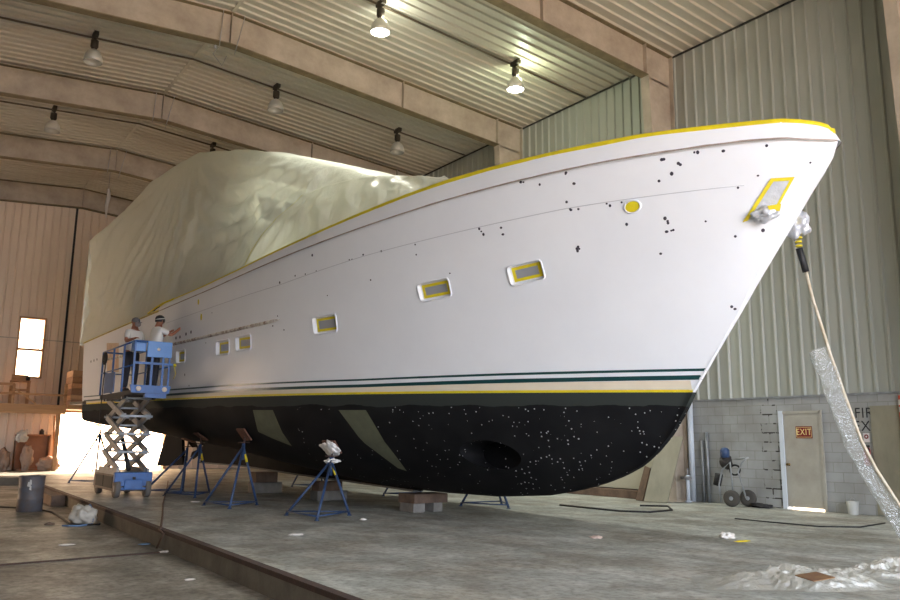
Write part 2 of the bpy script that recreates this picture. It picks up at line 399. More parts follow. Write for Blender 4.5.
# steel frames: each rafter + columns is one frame
def frame(k, Y):
    root = thing('steel_frame', None, 'beam', (0, Y, 0)); root['kind'] = 'structure'
    dep = .88
    b = MB()
    xi, xo = W - 1.05, W - .1
    def raf(xa, xb, side):
        za, zb = ceil_z(xa) - .035, ceil_z(xb) - .035
        b.mi = 0
        b.faces([(xa, -.012, za), (xb, -.012, zb), (xb, -.012, zb - dep), (xa, -.012, za - dep), (xa, .012, za), (xb, .012, zb), (xb, .012, zb - dep), (xa, .012, za - dep)], [(0, 1, 2, 3), (7, 6, 5, 4), (0, 4, 5, 1), (3, 2, 6, 7), (0, 3, 7, 4), (1, 5, 6, 2)])
    raf(XC, W - .1, 1); raf(XL + .1, XC, -1)
    b.build('rafter_web', M_steel, root)
    b = MB()
    for dz_ in (0.03, dep):
        for xa, xb in ((XC, W - (1.05 if dz_ > .1 else .1)), (XL + (1.05 if dz_ > .1 else .1), XC)):
            m_ = Matrix(((1, 0, 0, 0), (0, 1, 0, 0), ((ceil_z(xb) - ceil_z(xa)) / (xb - xa), 0, 1, ceil_z(xa) - xa * (ceil_z(xb) - ceil_z(xa)) / (xb - xa) - .035 - dz_), (0, 0, 0, 1)))
            b.box((xa, -.13, -.012), (xb, .13, .012), m_)
    b.build('rafter_flange', M_flange, root)
    b = MB()
    for x in (XC, XC + 5.2, XC - 5.2, W - 1.1):
        b.box((x - .008, -.12, ceil_z(x) - dep - .02), (x + .008, .12, ceil_z(x) - .05))
    b.build('stiffener_plate', M_steel, root)
    for side in (1, -1):
        X = (lambda v: v) if side == 1 else (lambda v: XC * 2 - v + (XL + W - 2 * XC))
        b = MB(); zt = ceil_z(W - 1) - dep
        # tapered web, deep at the haunch
        q = [(X(W - .1), 0), (X(W - .55), 0), (X(W - 1.05), zt - .01), (X(W - .575), zt - .03), (X(W - .1), zt - .07)]
        b.faces([(x, -.012, z) for x, z in q] + [(x, .012, z) for x, z in q], [(0, 1, 2, 3, 4), (9, 8, 7, 6, 5)] + [(i, (i + 1) % 5, (i + 1) % 5 + 5, i + 5) for i in range(5)])
        b.bar((X(W - .55), 0, 0), (X(W - 1.05), 0, zt), .26, .02, up=(1, 0, 0)) if False else None
        b.box((-.012, -.13, 0), (.012, .13, 1), Matrix(((1, 0, X(W - 1.05) - X(W - .55), X(W - .55)), (0, 1, 0, 0), (0, 0, zt, 0), (0, 0, 0, 1))))
        b.box((X(W - .1) - .012, -.13, 0), (X(W - .1) + .012, .13, zt + dep - .1))
        b.box((X(W - .3) - .35, -.16, 0), (X(W - .3) + .28, .16, .03))
        b.build('column', M_steel, root)
    b = MB()
    b.tube([(W - 1.05, .15, ceil_z(W) - .78), (W - .2, 1.0, ceil_z(W) - .12)], .035, 6)
    b.build('brace', M_galv, root)
    return root
for k, Y in enumerate(FR): frame(k, Y)

# door in the right wall
dr = thing('door_1', None, None, (W, 0, 0)); dr['kind'] = 'structure'
M_door = mat('door_paint', s3(176, 172, 160), .5, 0, s3(146, 140, 128), 1.8, .9, bump=.05)
M_frame = mat('door_frame_paint', s3(205, 212, 220), .5)
b = MB(); b.box((-.05, dy0 + .03, .045), (-.005, dy1 - .05, dz - .03), bevel=.004); b.build('door_leaf', M_door, dr)
b = MB(); b.box((-.075, dy1 - .05, 0), (.04, dy1 + .05, dz + .04)); b.build('door_jamb', M_frame, dr)
b = MB(); b.box((-.065, dy0 - .03, 0), (.04, dy0 + .03, dz + .04)); b.box((-.065, dy0, dz - .03), (.04, dy1, dz + .03)); b.build('door_frame', M_door, dr)
b = MB(); b.lathe([(.03, 0), (.03, .008), (.012, .012), (.012, .045), (.028, .05), (.03, .07), (.02, .08)], 14, Matrix.Translation((-.05, dy1 - .13, .93)) @ Matrix.Rotation(-PI / 2, 4, 'Y'))
M_brass = mat('brass', s3(120, 96, 56), .35, .8); b.build('door_handle', M_brass, dr)

def text_obj(name, s, size, M, m, parent=None, ext=.002, sx=1.0):
    cu = bpy.data.curves.new(name, 'FONT'); cu.body = s; cu.size = size; cu.extrude = ext; cu.align_x = 'CENTER'; cu.align_y = 'CENTER'; cu.space_character = 1.1
    to = bpy.data.objects.new(name + '_tmp', cu); COL.objects.link(to); bpy.context.view_layer.update()
    me = bpy.data.meshes.new_from_object(to.evaluated_get(bpy.context.evaluated_depsgraph_get())); COL.objects.unlink(to); bpy.data.objects.remove(to)
    me.transform(M @ Matrix.Diagonal((sx, 1, 1, 1))); me.materials.clear(); me.materials.append(m)
    o = bpy.data.objects.new(name, me); COL.objects.link(o)
    if parent: o.parent = parent
    return o
def wallM(x, y, z): # text plane facing -X, reading toward -Y
    return Matrix(((0, 0, -1, x), (-1, 0, 0, y), (0, 1, 0, z), (0, 0, 0, 1)))
sg = thing('exit_sign', 'small dark red sign reading exit on the grey door', 'sign', (W - .052, 9.58, 1.61))
b = MB(); b.box((-.008, -.185, -.125), (0, .185, .125), bevel=.002); b.build('plate', M_red, sg)
b = MB()
for lo, hi in (((-.010, -.17, .098), (-.008, .17, .106)), ((-.010, -.17, -.106), (-.008, .17, -.098)), ((-.010, -.17, -.1), (-.008, -.162, .1)), ((-.010, .162, -.1), (-.008, .17, .1))): b.box(lo, hi)
b.build('border', M_signtext, sg)
text_obj('lettering', 'EXIT', .19, wallM(-.0095, 0, 0), M_signtext, sg, .002, .82)
# stencilled wall lettering, partly covered by plywood
tx = thing('stencil_lettering', 'black stencilled letters FIR and EX painted on the block wall', 'lettering', (W - .031, 8.1, 1.9))
text_obj('upper_line', 'FIRE', .29, wallM(-.001, .12, .08), M_blackpaint, tx, .001, .92).data.transform(Matrix.Identity(4))
text_obj('lower_line', 'EXT', .29, wallM(-.001, .16, -.18), M_blackpaint, tx, .001, .92)
b = MB(); b.box((W - .062, 7.6, .02), (W - .036, 8.15, 2.12), bevel=.003); tag(b.build('plywood_panel', M_ply), 'upright weathered plywood panel covering the end of the stencilled wall letters', 'panel')
# red / white board at the column
rb = thing('barricade_board', 'upright orange and white striped board against the wall beyond the plywood', 'barricade', (W - .12, 7.42, 0))
b = MB(); b.box((-.02, -.15, 0), (.02, .13, 2.3)); b.build('board', mat('faded_orange', s3(196, 84, 56), .6, 0, s3(170, 64, 40), 4, .8), rb)
for z in (2.12, 1.98, 1.68, 1.42, 1.0): b = MB(); b.box((-.024, -.15, z), (-.02, .13, z + .1)); b.build('stripe', mat('faded_white', s3(200, 196, 188), .6), rb)
fe = thing('extinguisher', 'small red fire extinguisher hanging under the stencilled letters', 'fire extinguisher', (W - .12, 8.24, 1.15))
b = MB(); b.lathe([(.01, -.2), (.06, -.18), (.065, -.1), (.065, .1), (.045, .15), (.02, .17)], 14); b.build('cylinder_body', mat('ext_red', s3(150, 26, 40), .4), fe)
b = MB(); b.box((-.02, -.05, .17), (.02, .02, .2)); b.tube([(-.02, -.03, .19), (-.06, -.07, .1), (-.05, -.07, -.1)], .01, 6); b.build('valve_hose', M_dark, fe)
fs = thing('notice_tag', 'small white round notice with red mark above the extinguisher', 'notice', (W - .04, 8.27, 1.5))
b = MB(); b.box((-.004, -.06, -.09), (0, .06, .09)); b.build('card', mat('tag_white', s3(205, 200, 200), .6), fs)
b = MB(); b.lathe([(.02, 0), (.045, .0), (.045, .002), (.02, .002), (.02, 0)], 16, Matrix.Translation((-.0045, 0, .02)) @ Matrix.Rotation(-PI / 2, 4, 'Y'), cap=False); b.build('red_ring', M_red, fs)

# ------------------------------------------------------------------ lamps
M_lampgrey = mat('lamp_housing', s3(70, 62, 52), .6, .3)
def refl_mat():
    return plastic('lamp_glass', (.86, .86, .82), .35, .3, .2, 0, diff=.2, glossy=.15)
M_refl = refl_mat()
M_lit = mat('lit_lamp', (1, 1, 1), .5, emis=(1, 1, .92), estr=14)
M_bulb = mat('dead_bulb', s3(190, 186, 178), .3)
def lamp(x, y, lit, label, warm=(.9, 1, .86), power=42):
    t = thing('bay_light', label, 'ceiling light', (x, y, ceil_z(x) - .03), 0, None)
    b = MB(); b.box((-.06, -.16, -.12), (.06, .16, 0)); b.tube([(0, 0, -.1), (0, 0, -.2)], .02, 8); b.build('mount', M_lampgrey, t)
    b = MB(); b.lathe([(.05, -.2), (.1, -.22), (.1, -.40), (.07, -.44), (.05, -.47)], 14); b.build('ballast', M_lampgrey, t)
    b = MB(); b.lathe([(.06, -.47), (.13, -.52), (.2, -.62), (.235, -.74), (.24, -.84), (.23, -.84), (.225, -.74), (.19, -.625), (.12, -.53), (.05, -.48)], 24, cap=False); b.build('reflector', mat('lit_shade', s3(206, 204, 190), .4, .2) if lit else M_refl, t)
    b = MB()
    if lit:
        b.lathe([(.0, -.826), (.226, -.826), (.226, -.815), (0.001, -.815)], 24, cap=False); b.build('lens', M_lit, t)
        L_ = bpy.data.lights.new('lamp_light', 'POINT'); L_.energy = power; L_.color = warm; L_.shadow_soft_size = .05
        lo = bpy.data.objects.new('lamp_light', L_); COL.objects.link(lo); lo.parent = t; lo.location = (.12, -.08, -.52)
        L2 = bpy.data.lights.new('lamp_down', 'SPOT'); L2.energy = power * 28; L2.color = (.97, 1, .9); L2.spot_size = 1.9; L2.spot_blend = .6; L2.shadow_soft_size = .2
        l2 = bpy.data.objects.new('lamp_down', L2); COL.objects.link(l2); l2.parent = t; l2.location = (0, 0, -.9)
    else:
        b.lathe([(.02, -.5), (.035, -.56), (.05, -.66), (.03, -.73), (.005, -.75)], 12); b.build('bulb', M_bulb, t)
    return t
lamp(3.57, 21.55, False, 'unlit grey bay light, nearer of the two left of the roof ridge')
lamp(3.55, 27.5, False, 'unlit grey bay light, farther of the two left of the roof ridge')
lamp(8.74, 21.6, False, 'unlit bay light in the middle bay just right of the ridge hanging clear of beams')
lamp(8.83, 27.55, False, 'unlit bay light half hidden behind the plastic covered yacht top')
lamp(13.1, 21.65, False, 'unlit bay light above the foredeck sheeting close to the side wall')
lamp(8.9, 15.65, True, 'glowing bay light at the top edge farther from the side wall', (.95, 1, .85))
lamp(13.15, 15.6, True, 'glowing bay light with bright green-white halo on ceiling near side wall', (.86, 1, .7), 66)
# conduit runs feeding the lamps
for Y, lab in ((15.75, 'thin dark conduit across the ceiling feeding the two glowing lights'), (21.75, 'thin dark conduit across the middle bay ceiling feeding three unlit lights'), (27.65, 'thin dark conduit across the farthest lit bay ceiling behind the third beam')):
    b = MB(); pts = [(XL + .3, Y, ceil_z(XL + .3) - .06), (XC, Y, RIDGE - .08), (W - .1, Y, EAVE - .055)]
    b.tube(pts, .028, 6); tag(b.build('conduit', mat('conduit_brown', s3(96, 84, 68), .6)), lab, 'conduit')

# ------------------------------------------------------------------ the yacht
sl = .09; nn = math.hypot(1, sl); th = .0145
va = V((-sl / nn * math.cos(th), 1 / nn * math.cos(th), math.sin(th))); vb = V((-1 / nn, -sl / nn, 0)); vc = va.cross(vb)
BM = Matrix(((va.x, vb.x, vc.x, 9.32), (va.y, vb.y, vc.y, 7.17), (va.z, vb.z, vc.z, 2.04), (0, 0, 0, 1)))
BI = BM.inverted()
yacht = thing('motor_yacht', 'large white motor yacht with black bottom propped up on blocks and stands', 'yacht')
yacht.matrix_basis = BM; yacht.location = BM.translation
def interp(tab, x):
    xs, ys = zip(*tab); return float(np.interp(x, xs, ys))
def ss(s, sm, s0, T, p_, q, Te=.93, send=20.0):
    if s < sm:
        u = min(max((sm - s) / (sm - s0), 0), 1); return T * max(1 - u ** p_, 0) ** q
    v = (s - sm) / (send - sm); return T * (1 - (1 - Te) * v * v)
td = lambda s: ss(s, 9, -2.3, 2.75, 2.3, .75)
tk = lambda s: ss(s, 9, -2.35, 2.78, 2.3, .75)
tw = lambda s: ss(s, 10, 0, 2.6, 1.9, 1.0)
STEM = [(0.0, 0.0), (1.12, -.78), (1.51, -1.04), (2.61, -1.84), (2.8, -2.0), (2.96, -2.1), (3.09, -2.16), (3.2, -2.16)]
HK = [(-2.3, 3.12), (-1.3, 3.14), (.38, 3.10), (1.56, 3.04), (2.92, 2.95), (4.77, 2.80), (8.0, 2.55), (10.2, 2.39), (13.25, 2.22), (20, 1.90)]
HD = [(-2.3, 3.2), (-2.17, 3.24), (-2.13, 3.32), (-2.05, 3.36), (-1.9, 3.385), (-1.5, 3.39), (-.13, 3.41), (.96, 3.375), (1.91, 3.335), (2.82, 3.28), (3.86, 3.18), (4.82, 3.07), (6.57, 2.88), (8.91, 2.66), (10.91, 2.51), (12.7, 2.42), (13.6, 2.38), (20, 2.2)]
SEND = 20.0
def sendf(f): return 20.05 - .15 * f
NV, NF = 72, 16
def tipf(s, st): return min(1, max(0, (s - st) / .42)) ** .5
def topside():
    b = MB(); rows = []
    hk_tip = interp(HK, -2.2)
    for i in range(NF + 1):
        f = i / NF; s0 = interp(STEM, f * hk_tip); row = []
        for j in range(NV + 1):
            v = (j / NV) ** 1.75; s = s0 + (sendf(f) - s0) * v
            h = f * interp(HK, s - s0 + (s if s > 6 else -2.2 * 1) * 0 - 2.2 * (1 - v)) if False else f * interp(HK, s)
            sw = s - s0 * (1 - v); sk = s + (-2.2 - s0) * (1 - v)
            k = min(max((s + 1) / 11, 0), 1); g = f ** (1.35 * (1 - k) + .75 * k)
            bow = max(0, 1 - v * 12)
            t = (1 - g) * tw(max(sw, 0)) + g * tk(sk) if j else 0
            if j: t = max(t * ((1 - f * f) + f * f * tipf(s, s0)), .03)
            row.append((s, t, h))
        rows.append(row)
    S = [[V(p) for p in r] for r in rows]; Pt = [[V((p[0], -p[1], p[2])) for p in r] for r in rows]
    b.grid(S); b.grid(Pt)
    # deck cap, waterline cap, transom
    b.grid([S[-1], Pt[-1]], smooth=False); b.grid([S[0], Pt[0]], smooth=False)
    b.grid([[r[-1] for r in S], [r[-1] for r in Pt]], smooth=False)
    bmesh.ops.remove_doubles(b.bm, verts=b.bm.verts, dist=1e-4)
    bmesh.ops.dissolve_degenerate(b.bm, edges=b.bm.edges, dist=1e-5)
    return b.build('hull', [M_white, M_white], yacht, sharp=32)
hull = topside()
CP = [(0, 0), (.13, -.23), (.37, -.58), (.62, -.84), (.9, -1.06), (1.25, -1.23), (1.64, -1.37), (2.1, -1.49), (2.74, -1.61), (3.9, -1.71), (5.24, -1.74), (6.8, -1.72), (8, -1.6), (10, -1.4), (13, -1.12), (16, -.86), (20.05, -.56)]
def under():
    b = MB(); NU, NG = 80, 18; S = []
    for j in range(NU + 1):
        s = 20.05 * (j / NU) ** 1.9; hb = interp(CP, s); k = min(max(s / 9, 0), 1); n = 1.12 + 1.1 * k ** 1.2 + 2.0 * min(max((s - 12) / 8, 0), 1) + 5 * min(max((s - 17) / 3, 0), 1)
        col = []
        for i in range(NG + 1):
            ph = i / NG * PI / 2
            t = tw(s) * math.sin(ph) ** (2 / n) if i else 0; h = hb * math.cos(ph) ** (2 / n) if i < NG else 0
            if j == 0: t, h = 0, 0
            elif i: t = max(t, min(.05, .05 * i))
            col.append((s, t, h))
        S.append([V(p) for p in col])
    Pt = [[V((p.x, -p.y, p.z)) for p in c] for c in S]
    b.grid(S); b.grid(Pt); b.grid([[c[-1] for c in S], [c[-1] for c in Pt]], smooth=False)
    b.grid([S[-1], Pt[-1]], smooth=False)
    bmesh.ops.remove_doubles(b.bm, verts=b.bm.verts, dist=1e-4)
    bmesh.ops.dissolve_degenerate(b.bm, edges=b.bm.edges, dist=1e-5)
    return b.build('underbody', [M_bottom, M_bottom], yacht, sharp=40)
keelb = under()
def bvh(o):
    bm = bmesh.new(); bm.from_mesh(o.data); t = BVHTree.FromBMesh(bm); bm.free(); return t
T_top, T_bot = bvh(hull), bvh(keelb)
def hit_px(px, py, tree=None):
    o = BI @ CAM; d = (BI.to_3x3() @ ray(px, py)).normalized()
    best = None
    for t in ([tree] if tree else [T_top, T_bot]):
        r = t.ray_cast(o, d)
        if r[0] is not None and (best is None or r[3] < best[3]): best = r
    if best is None: return None, None
    n = best[1].copy()
    if n.dot(d) > 0: n = -n
    return best[0].copy(), n
def surf(s, h, tree=None, side=1):
    tree = tree or (T_top if h >= 0 else T_bot)
    r = tree.ray_cast(V((s, 6 * side, h)), V((0, -side, 0)))
    if r[0] is None: return None, None
    n = r[1].copy(); n = n if n.y * side > 0 else -n
    return r[0].copy(), n
def ribbon(name, lo, hi, m, off=.004, s0=None, s1=20, step=.12, sides=(1, -1), bottom=False, merge=True):
    b = MB()
    for sd in sides:
        A_, B_ = [], []; s = s0
        while s <= s1 + 1e-6:
            pa, na = surf(s, lo(s), side=sd); pb, nb = surf(s, hi(s), side=sd)
            if pa is not None and pb is not None: A_.append(pa + na * off); B_.append(pb + nb * off)
            s += step if s > .5 else step / 3
        b.grid([A_, B_])
    return b.build(name, m, yacht)
def patch(name, left, right, m, n=10, k=3, off=.004, tree=None):
    """strip lying on the hull between two pixel polylines"""
    def res(pl, n):
        pl = [V((*p, 0)) for p in pl]; L_ = [0]
        for a_, b_ in zip(pl, pl[1:]): L_.append(L_[-1] + (b_ - a_).length)
        out = []
        for i in range(n + 1):
            d = L_[-1] * i / n; j = max(q for q in range(len(L_)) if L_[q] <= d + 1e-9); j = min(j, len(pl) - 2)
            f = (d - L_[j]) / max(L_[j + 1] - L_[j], 1e-9); out.append(pl[j].lerp(pl[j + 1], f))
        return out
    A_, B_ = res(left, n), res(right, n); G = []
    for a_, b_ in zip(A_, B_):
        row = []
        for i in range(k + 1):
            q = a_.lerp(b_, i / k); p, nn_ = hit_px(q.x, q.y, tree)
            if p is None: break
            row.append(p + nn_ * off)
        if len(row) == k + 1: G.append(row)
    b = MB(); b.grid(G); return b.build(name, m, yacht)

# bulwark above the knuckle
def bulwark():
    b = MB(); loops = []
    n = 60
    for sd in (1, -1):
        sec = []
        for j in range(n + 1):
            v = (j / n) ** 1.9; s = -2.17 + (13.6 + 2.11) * v
            tf_ = tipf(s, -2.17); k = tk(s) * tf_; 
            h0 = interp(HK, s); h1 = interp(HD, s)
            e = min(1, max(0, (13.75 - s) / .35)); h1 = h0 + .03 + (h1 - h0 - .03) * e
            so = s
            t0 = max(k + .012, .0) if j else 0; t1 = max(td(s + .07) - .035, 0) * tf_
            ti = max(t1 - .07, 0); si = s + (.09 if j < 8 else 0)
            sec.append([V((s - .02, t0 * sd, h0 - .012)), V((s + .01, t0 * sd, h0 + .05)), V((s + .05 * (1 - v), t1 * sd, h1)), V((si + .05, ti * sd, h1)), V((si + .05, ti * sd, h0 - .012))])
        b.grid(sec)
        b.faces(sec[-1], [(0, 1, 2, 3, 4)])
    return b.build('bulwark', M_white, yacht, sharp=28, merge=1e-4), None
bul, _ = bulwark()
T_bul = bvh(bul)
# yellow tape along bulwark cap, and stepping down aft
def tape_line():
    b = MB(); n = 70
    for sd in (1, -1):
        sec = []
        for j in range(n + 1):
            v = (j / n) ** 1.9; s = -2.17 + (13.5 + 2.11) * v; tf_ = tipf(s, -2.17)
            h1 = interp(HD, s); e = min(1, max(0, (13.75 - s) / .35)); h1 = interp(HK, s) + .03 + (h1 - interp(HK, s) - .03) * e
            t1 = max(td(s + .07) - .035, 0) * tf_
            ti = max(t1 - .1, 0); w = .045 + .012 * noise.noise(V((s * 1.3, 0, 0))); ds = .05 * (1 - v)
            sec.append([V((s + ds - .012 * (1 - v), (t1 + .01) * sd, h1 - w)), V((s + ds - .012 * (1 - v), (t1 + .012) * sd, h1 + .012)), V((s + .08, ti * sd, h1 + .014))])
        b.grid(sec)
    # lower tape aft
        sec = []
        for j in range(31):
            s = 13.3 + (19.95 - 13.3) * j / 30; h = interp(HK, s) - .01; t = tk(s) + .014
            sec.append([V((s, t * sd, h - .03)), V((s, t * sd, h + .03)), V((s, (t - .05) * sd, h + .05))])
        b.grid(sec)
    return b.build('masking_tape', M_yel, yacht)
tape_line()
for sd in (1, -1): b = MB(); b.tube([(12.5, (td(12.57) - .02) * sd, interp(HD, 12.5)), (13.0, (tk(13.0) + .04) * sd, 2.36), (13.4, (tk(13.4) + .05) * sd, 2.3), (14.0, (tk(14) + .035) * sd, 2.21)], .02, 6); b.build('tape_step', M_yel, yacht)
# rusty seam under the bulwark
M_seam = mat('rusty_seam', s3(190, 178, 168), .8, 0, s3(96, 70, 56), 6, .9, stretch=(.5, 1, 1))
def seam():
    b = MB()
    for sd in (1, -1):
        sec = []
        for j in range(101):
            v = (j / 100) ** 1.9; s = -2.15 + (20.0 + 2.12) * v
            h = interp(HK, s); t = tk(s) * tipf(s, -2.16) + .016; w = .012 + .004 * noise.noise(V((s * 4, 3, 0)))
            sec.append([V((s - .03 * (1 - v), t * sd, h - .03)), V((s - .035 * (1 - v), (t + .012) * sd, h - .03 + w)), V((s - .03 * (1 - v), t * sd, h - .03 + 2 * w))])
        b.grid(sec)
    return b.build('rub_seam', M_seam, yacht)
seam()
# crease line
b = MB()
CR = [(-1.22, 2.62), (.44, 2.58), (1.01, 2.56), (4.8, 2.31), (7.19, 2.10), (11.04, 1.93), (13, 1.85)]
for sd in (1, -1):
    pts = []
    s = -1.2
    while s < 13:
        p_, n_ = surf(s, interp(CR, s), side=sd)
        if p_ is not None: pts.append(p_ + n_ * .001)
        s += .25
    b.tube(pts, .006, 5)
b.build('seam_line', mat('seam_grey', s3(190, 190, 195), .5), yacht)
# boot stripes and cream band
st = lambda tab: (lambda s: interp(tab, s))
ribbon('primer_band', st([(-1, .012), (20, .012)]), st([(-1, .17), (1.5, .155), (20, .09)]), M_cream, .003, .02, 19.95)
ribbon('upper_stripe', st([(-1, .300), (2.64, .265), (5.3, .232), (20, .215)]), st([(-1, .335), (2.64, .300), (5.3, .262), (20, .245)]), M_green, .005, -.2, 19.9)
ribbon('lower_stripe', st([(-1, .182), (2.64, .15), (5.3, .12), (20, .085)]), st([(-1, .245), (2.64, .21), (5.3, .17), (20, .13)]), M_green, .005, -.12, 19.9)
ribbon('waterline_tape', st([(-1, .002), (20, .002)]), st([(-1, .038), (20, .038)]), M_yel, .006, .01, 19.95)
# primer spots
Z3 = [(40,525),(12,430),(80,417),(207,392),(211,430),(337,500),(447,333),(455,343),(463,354),(529,329),(536,354),(603,158),(613,158),(674,167),(771,127),(802,163),(775,233),(787,258),(791,262),(819,259),(818,400),(814,408),(822,408),(816,416)]
Z4 = [(18,188),(42,221),(20,276),(30,297),(55,297),(305,149),(311,148),(355,160),(361,164),(335,191),(297,213),(403,127),(413,127),(490,123),(620,107),(751,158),(594,197),(534,233),(140,281),(150,287),(185,277),(200,343),(315,325),(323,333),(324,339),(320,365),(334,362),(340,360),(302,431),(437,334),(526,379),(609,361),(515,590),(525,597)]
Z2 = [(571,57),(449,160),(507,134),(545,128),(586,116),(710,74),(720,73),(628,208),(195,273),(441,285),(423,322),(465,337),(172,386),(93,505),(109,546)]
SP = [(360 + x / 3.75, 140 + y / 3.75) for x, y in Z3] + [(560 + x / 3, 110 + y / 3) for x, y in Z4] + [(160 + x / 3.75, 240 + y / 3.75) for x, y in Z2]
b = MB()
for i, (x, y) in enumerate(SP):
    p_, n_ = hit_px(x, y, T_top)
    if p_ is None: continue
    q = n_.to_track_quat('Z', 'Y').to_matrix().to_4x4(); r_ = random.uniform(.015, .026)
    b.lathe([(r_ * .001, .002), (r_ * .7, .003), (r_, .0005)], 9, Matrix.Translation(p_ + n_ * .001) @ q @ Matrix.Diagonal((1, random.uniform(.7, 1.2), 1, 1)), cap=False)
tag(b.build('primer_spots', M_spot, yacht), kind='stuff')
for x, y, r_ in ((198.5, 302, .05), (201.3, 317, .06)):
    b = MB()
    p_, n_ = hit_px(x, y, T_top); q = n_.to_track_quat('Z', 'Y').to_matrix().to_4x4()
    b.lathe([(.001, .004), (r_ * .9, .004), (r_, .001)], 14, Matrix.Translation(p_ + n_ * .002) @ q @ Matrix.Diagonal((.8, 1.3, 1, 1)), cap=False)
    b.build('tape_dot', M_yel, yacht)
# fairlead fitting masked yellow
p_, n_ = hit_px(632.5, 206.5, T_top)
q = n_.to_track_quat('Z', 'Y').to_matrix().to_4x4(); Mf = Matrix.Translation(p_) @ q
def surf_frame(p_, n_):
    u = V((-1, 0, 0)); u = (u - n_ * u.dot(n_)).normalized(); v = n_.cross(u)
    if v.z < 0: v = -v
    return Matrix(((u.x, v.x, n_.x, p_.x), (u.y, v.y, n_.y, p_.y), (u.z, v.z, n_.z, p_.z), (0, 0, 0, 1)))
Mf = surf_frame(p_, n_)
b = MB(); b.lathe([(.125, .0), (.12, .018), (.1, .022), (.1, .01)], 24, Mf @ Matrix.Diagonal((1, .78, 1, 1)), cap=False); fl = b.build('hawse_ring', M_white, yacht)
b = MB(); b.lathe([(.001, .016), (.06, .015), (.1, .012)], 24, Mf @ Matrix.Diagonal((1, .72, 1, 1)), cap=False); b.build('tape_cover', M_yel, fl)

# portholes : recessed by boolean
cut = MB(); PH = [((507.5, 544), (262, 283.5)), ((418, 450.5), (280.5, 299.5)), ((313, 336.5), (315, 333.5)), ((236, 250.7), (335.5, 350)), ((216.5, 229), (340, 355)), ((176.5, 185), (350, 363)), ((131, 139), (360, 371))]
port_frames = []
for (x0, x1), (y0, y1) in PH:
    xm, ym = (x0 + x1) / 2, (y0 + y1) / 2
    p_, n_ = hit_px(xm, ym, T_top); pl, _1 = hit_px(x0, ym, T_top); pr, _2 = hit_px(x1, ym, T_top); pt_, _3 = hit_px(xm, y0, T_top); pb_, _4 = hit_px(xm, y1, T_top)
    w_, h_ = abs(pl.x - pr.x) * .5, abs(pt_.z - pb_.z) * .5
    w_ = min(max(w_, .22), .34); h_ = min(max(h_ * .92, .14), .2)
    Mf = surf_frame(p_, n_); port_frames.append((Mf, w_, h_))
    # rounded box cutter
    prof = []
    r_ = .05
    for k in range(16):
        a_ = 2 * PI * (k + .5) / 16; cx, cy = (w_ - r_) * (1 if math.cos(a_) > 0 else -1), (h_ - r_) * (1 if math.sin(a_) > 0 else -1)
        prof.append((cx + r_ * math.cos(a_), cy + r_ * math.sin(a_)))
    vs = [Mf @ V((x, y, -.065)) for x, y in prof] + [Mf @ V((x, y, .25)) for x, y in prof]
    cut.faces(vs, [tuple(range(15, -1, -1)), tuple(range(16, 32))] + [(k, (k + 1) % 16, 16 + (k + 1) % 16, 16 + k) for k in range(16)])
def apply_cut(target, cutter, tmpname='cutter'):
    co = cutter.build(tmpname, M_white, yacht)
    md = target.modifiers.new('cut', 'BOOLEAN'); md.operation = 'DIFFERENCE'; md.solver = 'EXACT'; md.object = co
    bpy.context.view_layer.update()
    me = bpy.data.meshes.new_from_object(target.evaluated_get(bpy.context.evaluated_depsgraph_get()))
    target.modifiers.clear(); old = target.data; nold = len(old.polygons)
    print('BOOL', target.name, nold, len(me.polygons))
    if len(me.polygons) > nold * .7:
        target.data = me
        for p in me.polygons: p.use_smooth = True
        me.set_sharp_from_angle(angle=math.radians(32))
    bpy.data.objects.remove(co)
apply_cut(hull, cut)
for Mf, w_, h_ in port_frames:
    b = MB(); z = -.062; tw_, th_ = .05, .045
    iw, ih = w_ - .035, h_ - .03
    fr = b.faces
    for lo, hi in (((-iw, -ih), (iw, -ih + th_)), ((-iw, ih - th_), (iw, ih)), ((-iw, -ih + th_), (-iw + tw_, ih - th_)), ((iw - tw_, -ih + th_), (iw, ih - th_))):
        b.box((lo[0], lo[1], z), (hi[0], hi[1], z + .006), Mf)
    pf = b.build('porthole', M_yel, yacht)
    b = MB(); b.box((-iw + tw_, -ih + th_, z), (iw - tw_, ih - th_, z + .004), Mf); b.build('masked_pane', M_glass, pf)
    b = MB(); ring = []
    for k in range(16):
        a_ = 2 * PI * (k + .5) / 16; r_ = .05; cx, cy = (w_ - r_) * (1 if math.cos(a_) > 0 else -1), (h_ - r_) * (1 if math.sin(a_) > 0 else -1)
        ring.append(Mf @ V((cx + (r_ + .012) * math.cos(a_), cy + (r_ + .012) * math.sin(a_), .004)))
    b.tube(ring, .014, 6, closed=True); b.build('rim', M_white, pf)
# bow thruster recess
cut = MB()
p_, n_ = hit_px(490, 455, T_bot)
cut.lathe([(.26, -1), (.26, .9)], 28, Matrix.Translation(p_) @ Matrix.Rotation(-PI / 2, 4, 'X') @ Matrix.Diagonal((2.0, .9, .35, 1)) )
apply_cut(keelb, cut)
# pale bare patches on the bottom
M_bare = mat('bare_patch', s3(98, 100, 78), .8, 0, s3(72, 74, 60), 4, 1)
patch('bare_patch', [(253, 410), (258, 431.5), (272, 438)], [(273, 410), (282, 431.5), (292, 446)], M_bare, tree=T_bot)
patch('bare_patch', [(338.7, 410), (362, 441), (382, 456), (398, 468)], [(366, 410), (385, 442), (396, 456), (407, 471)], M_bare, tree=T_bot)
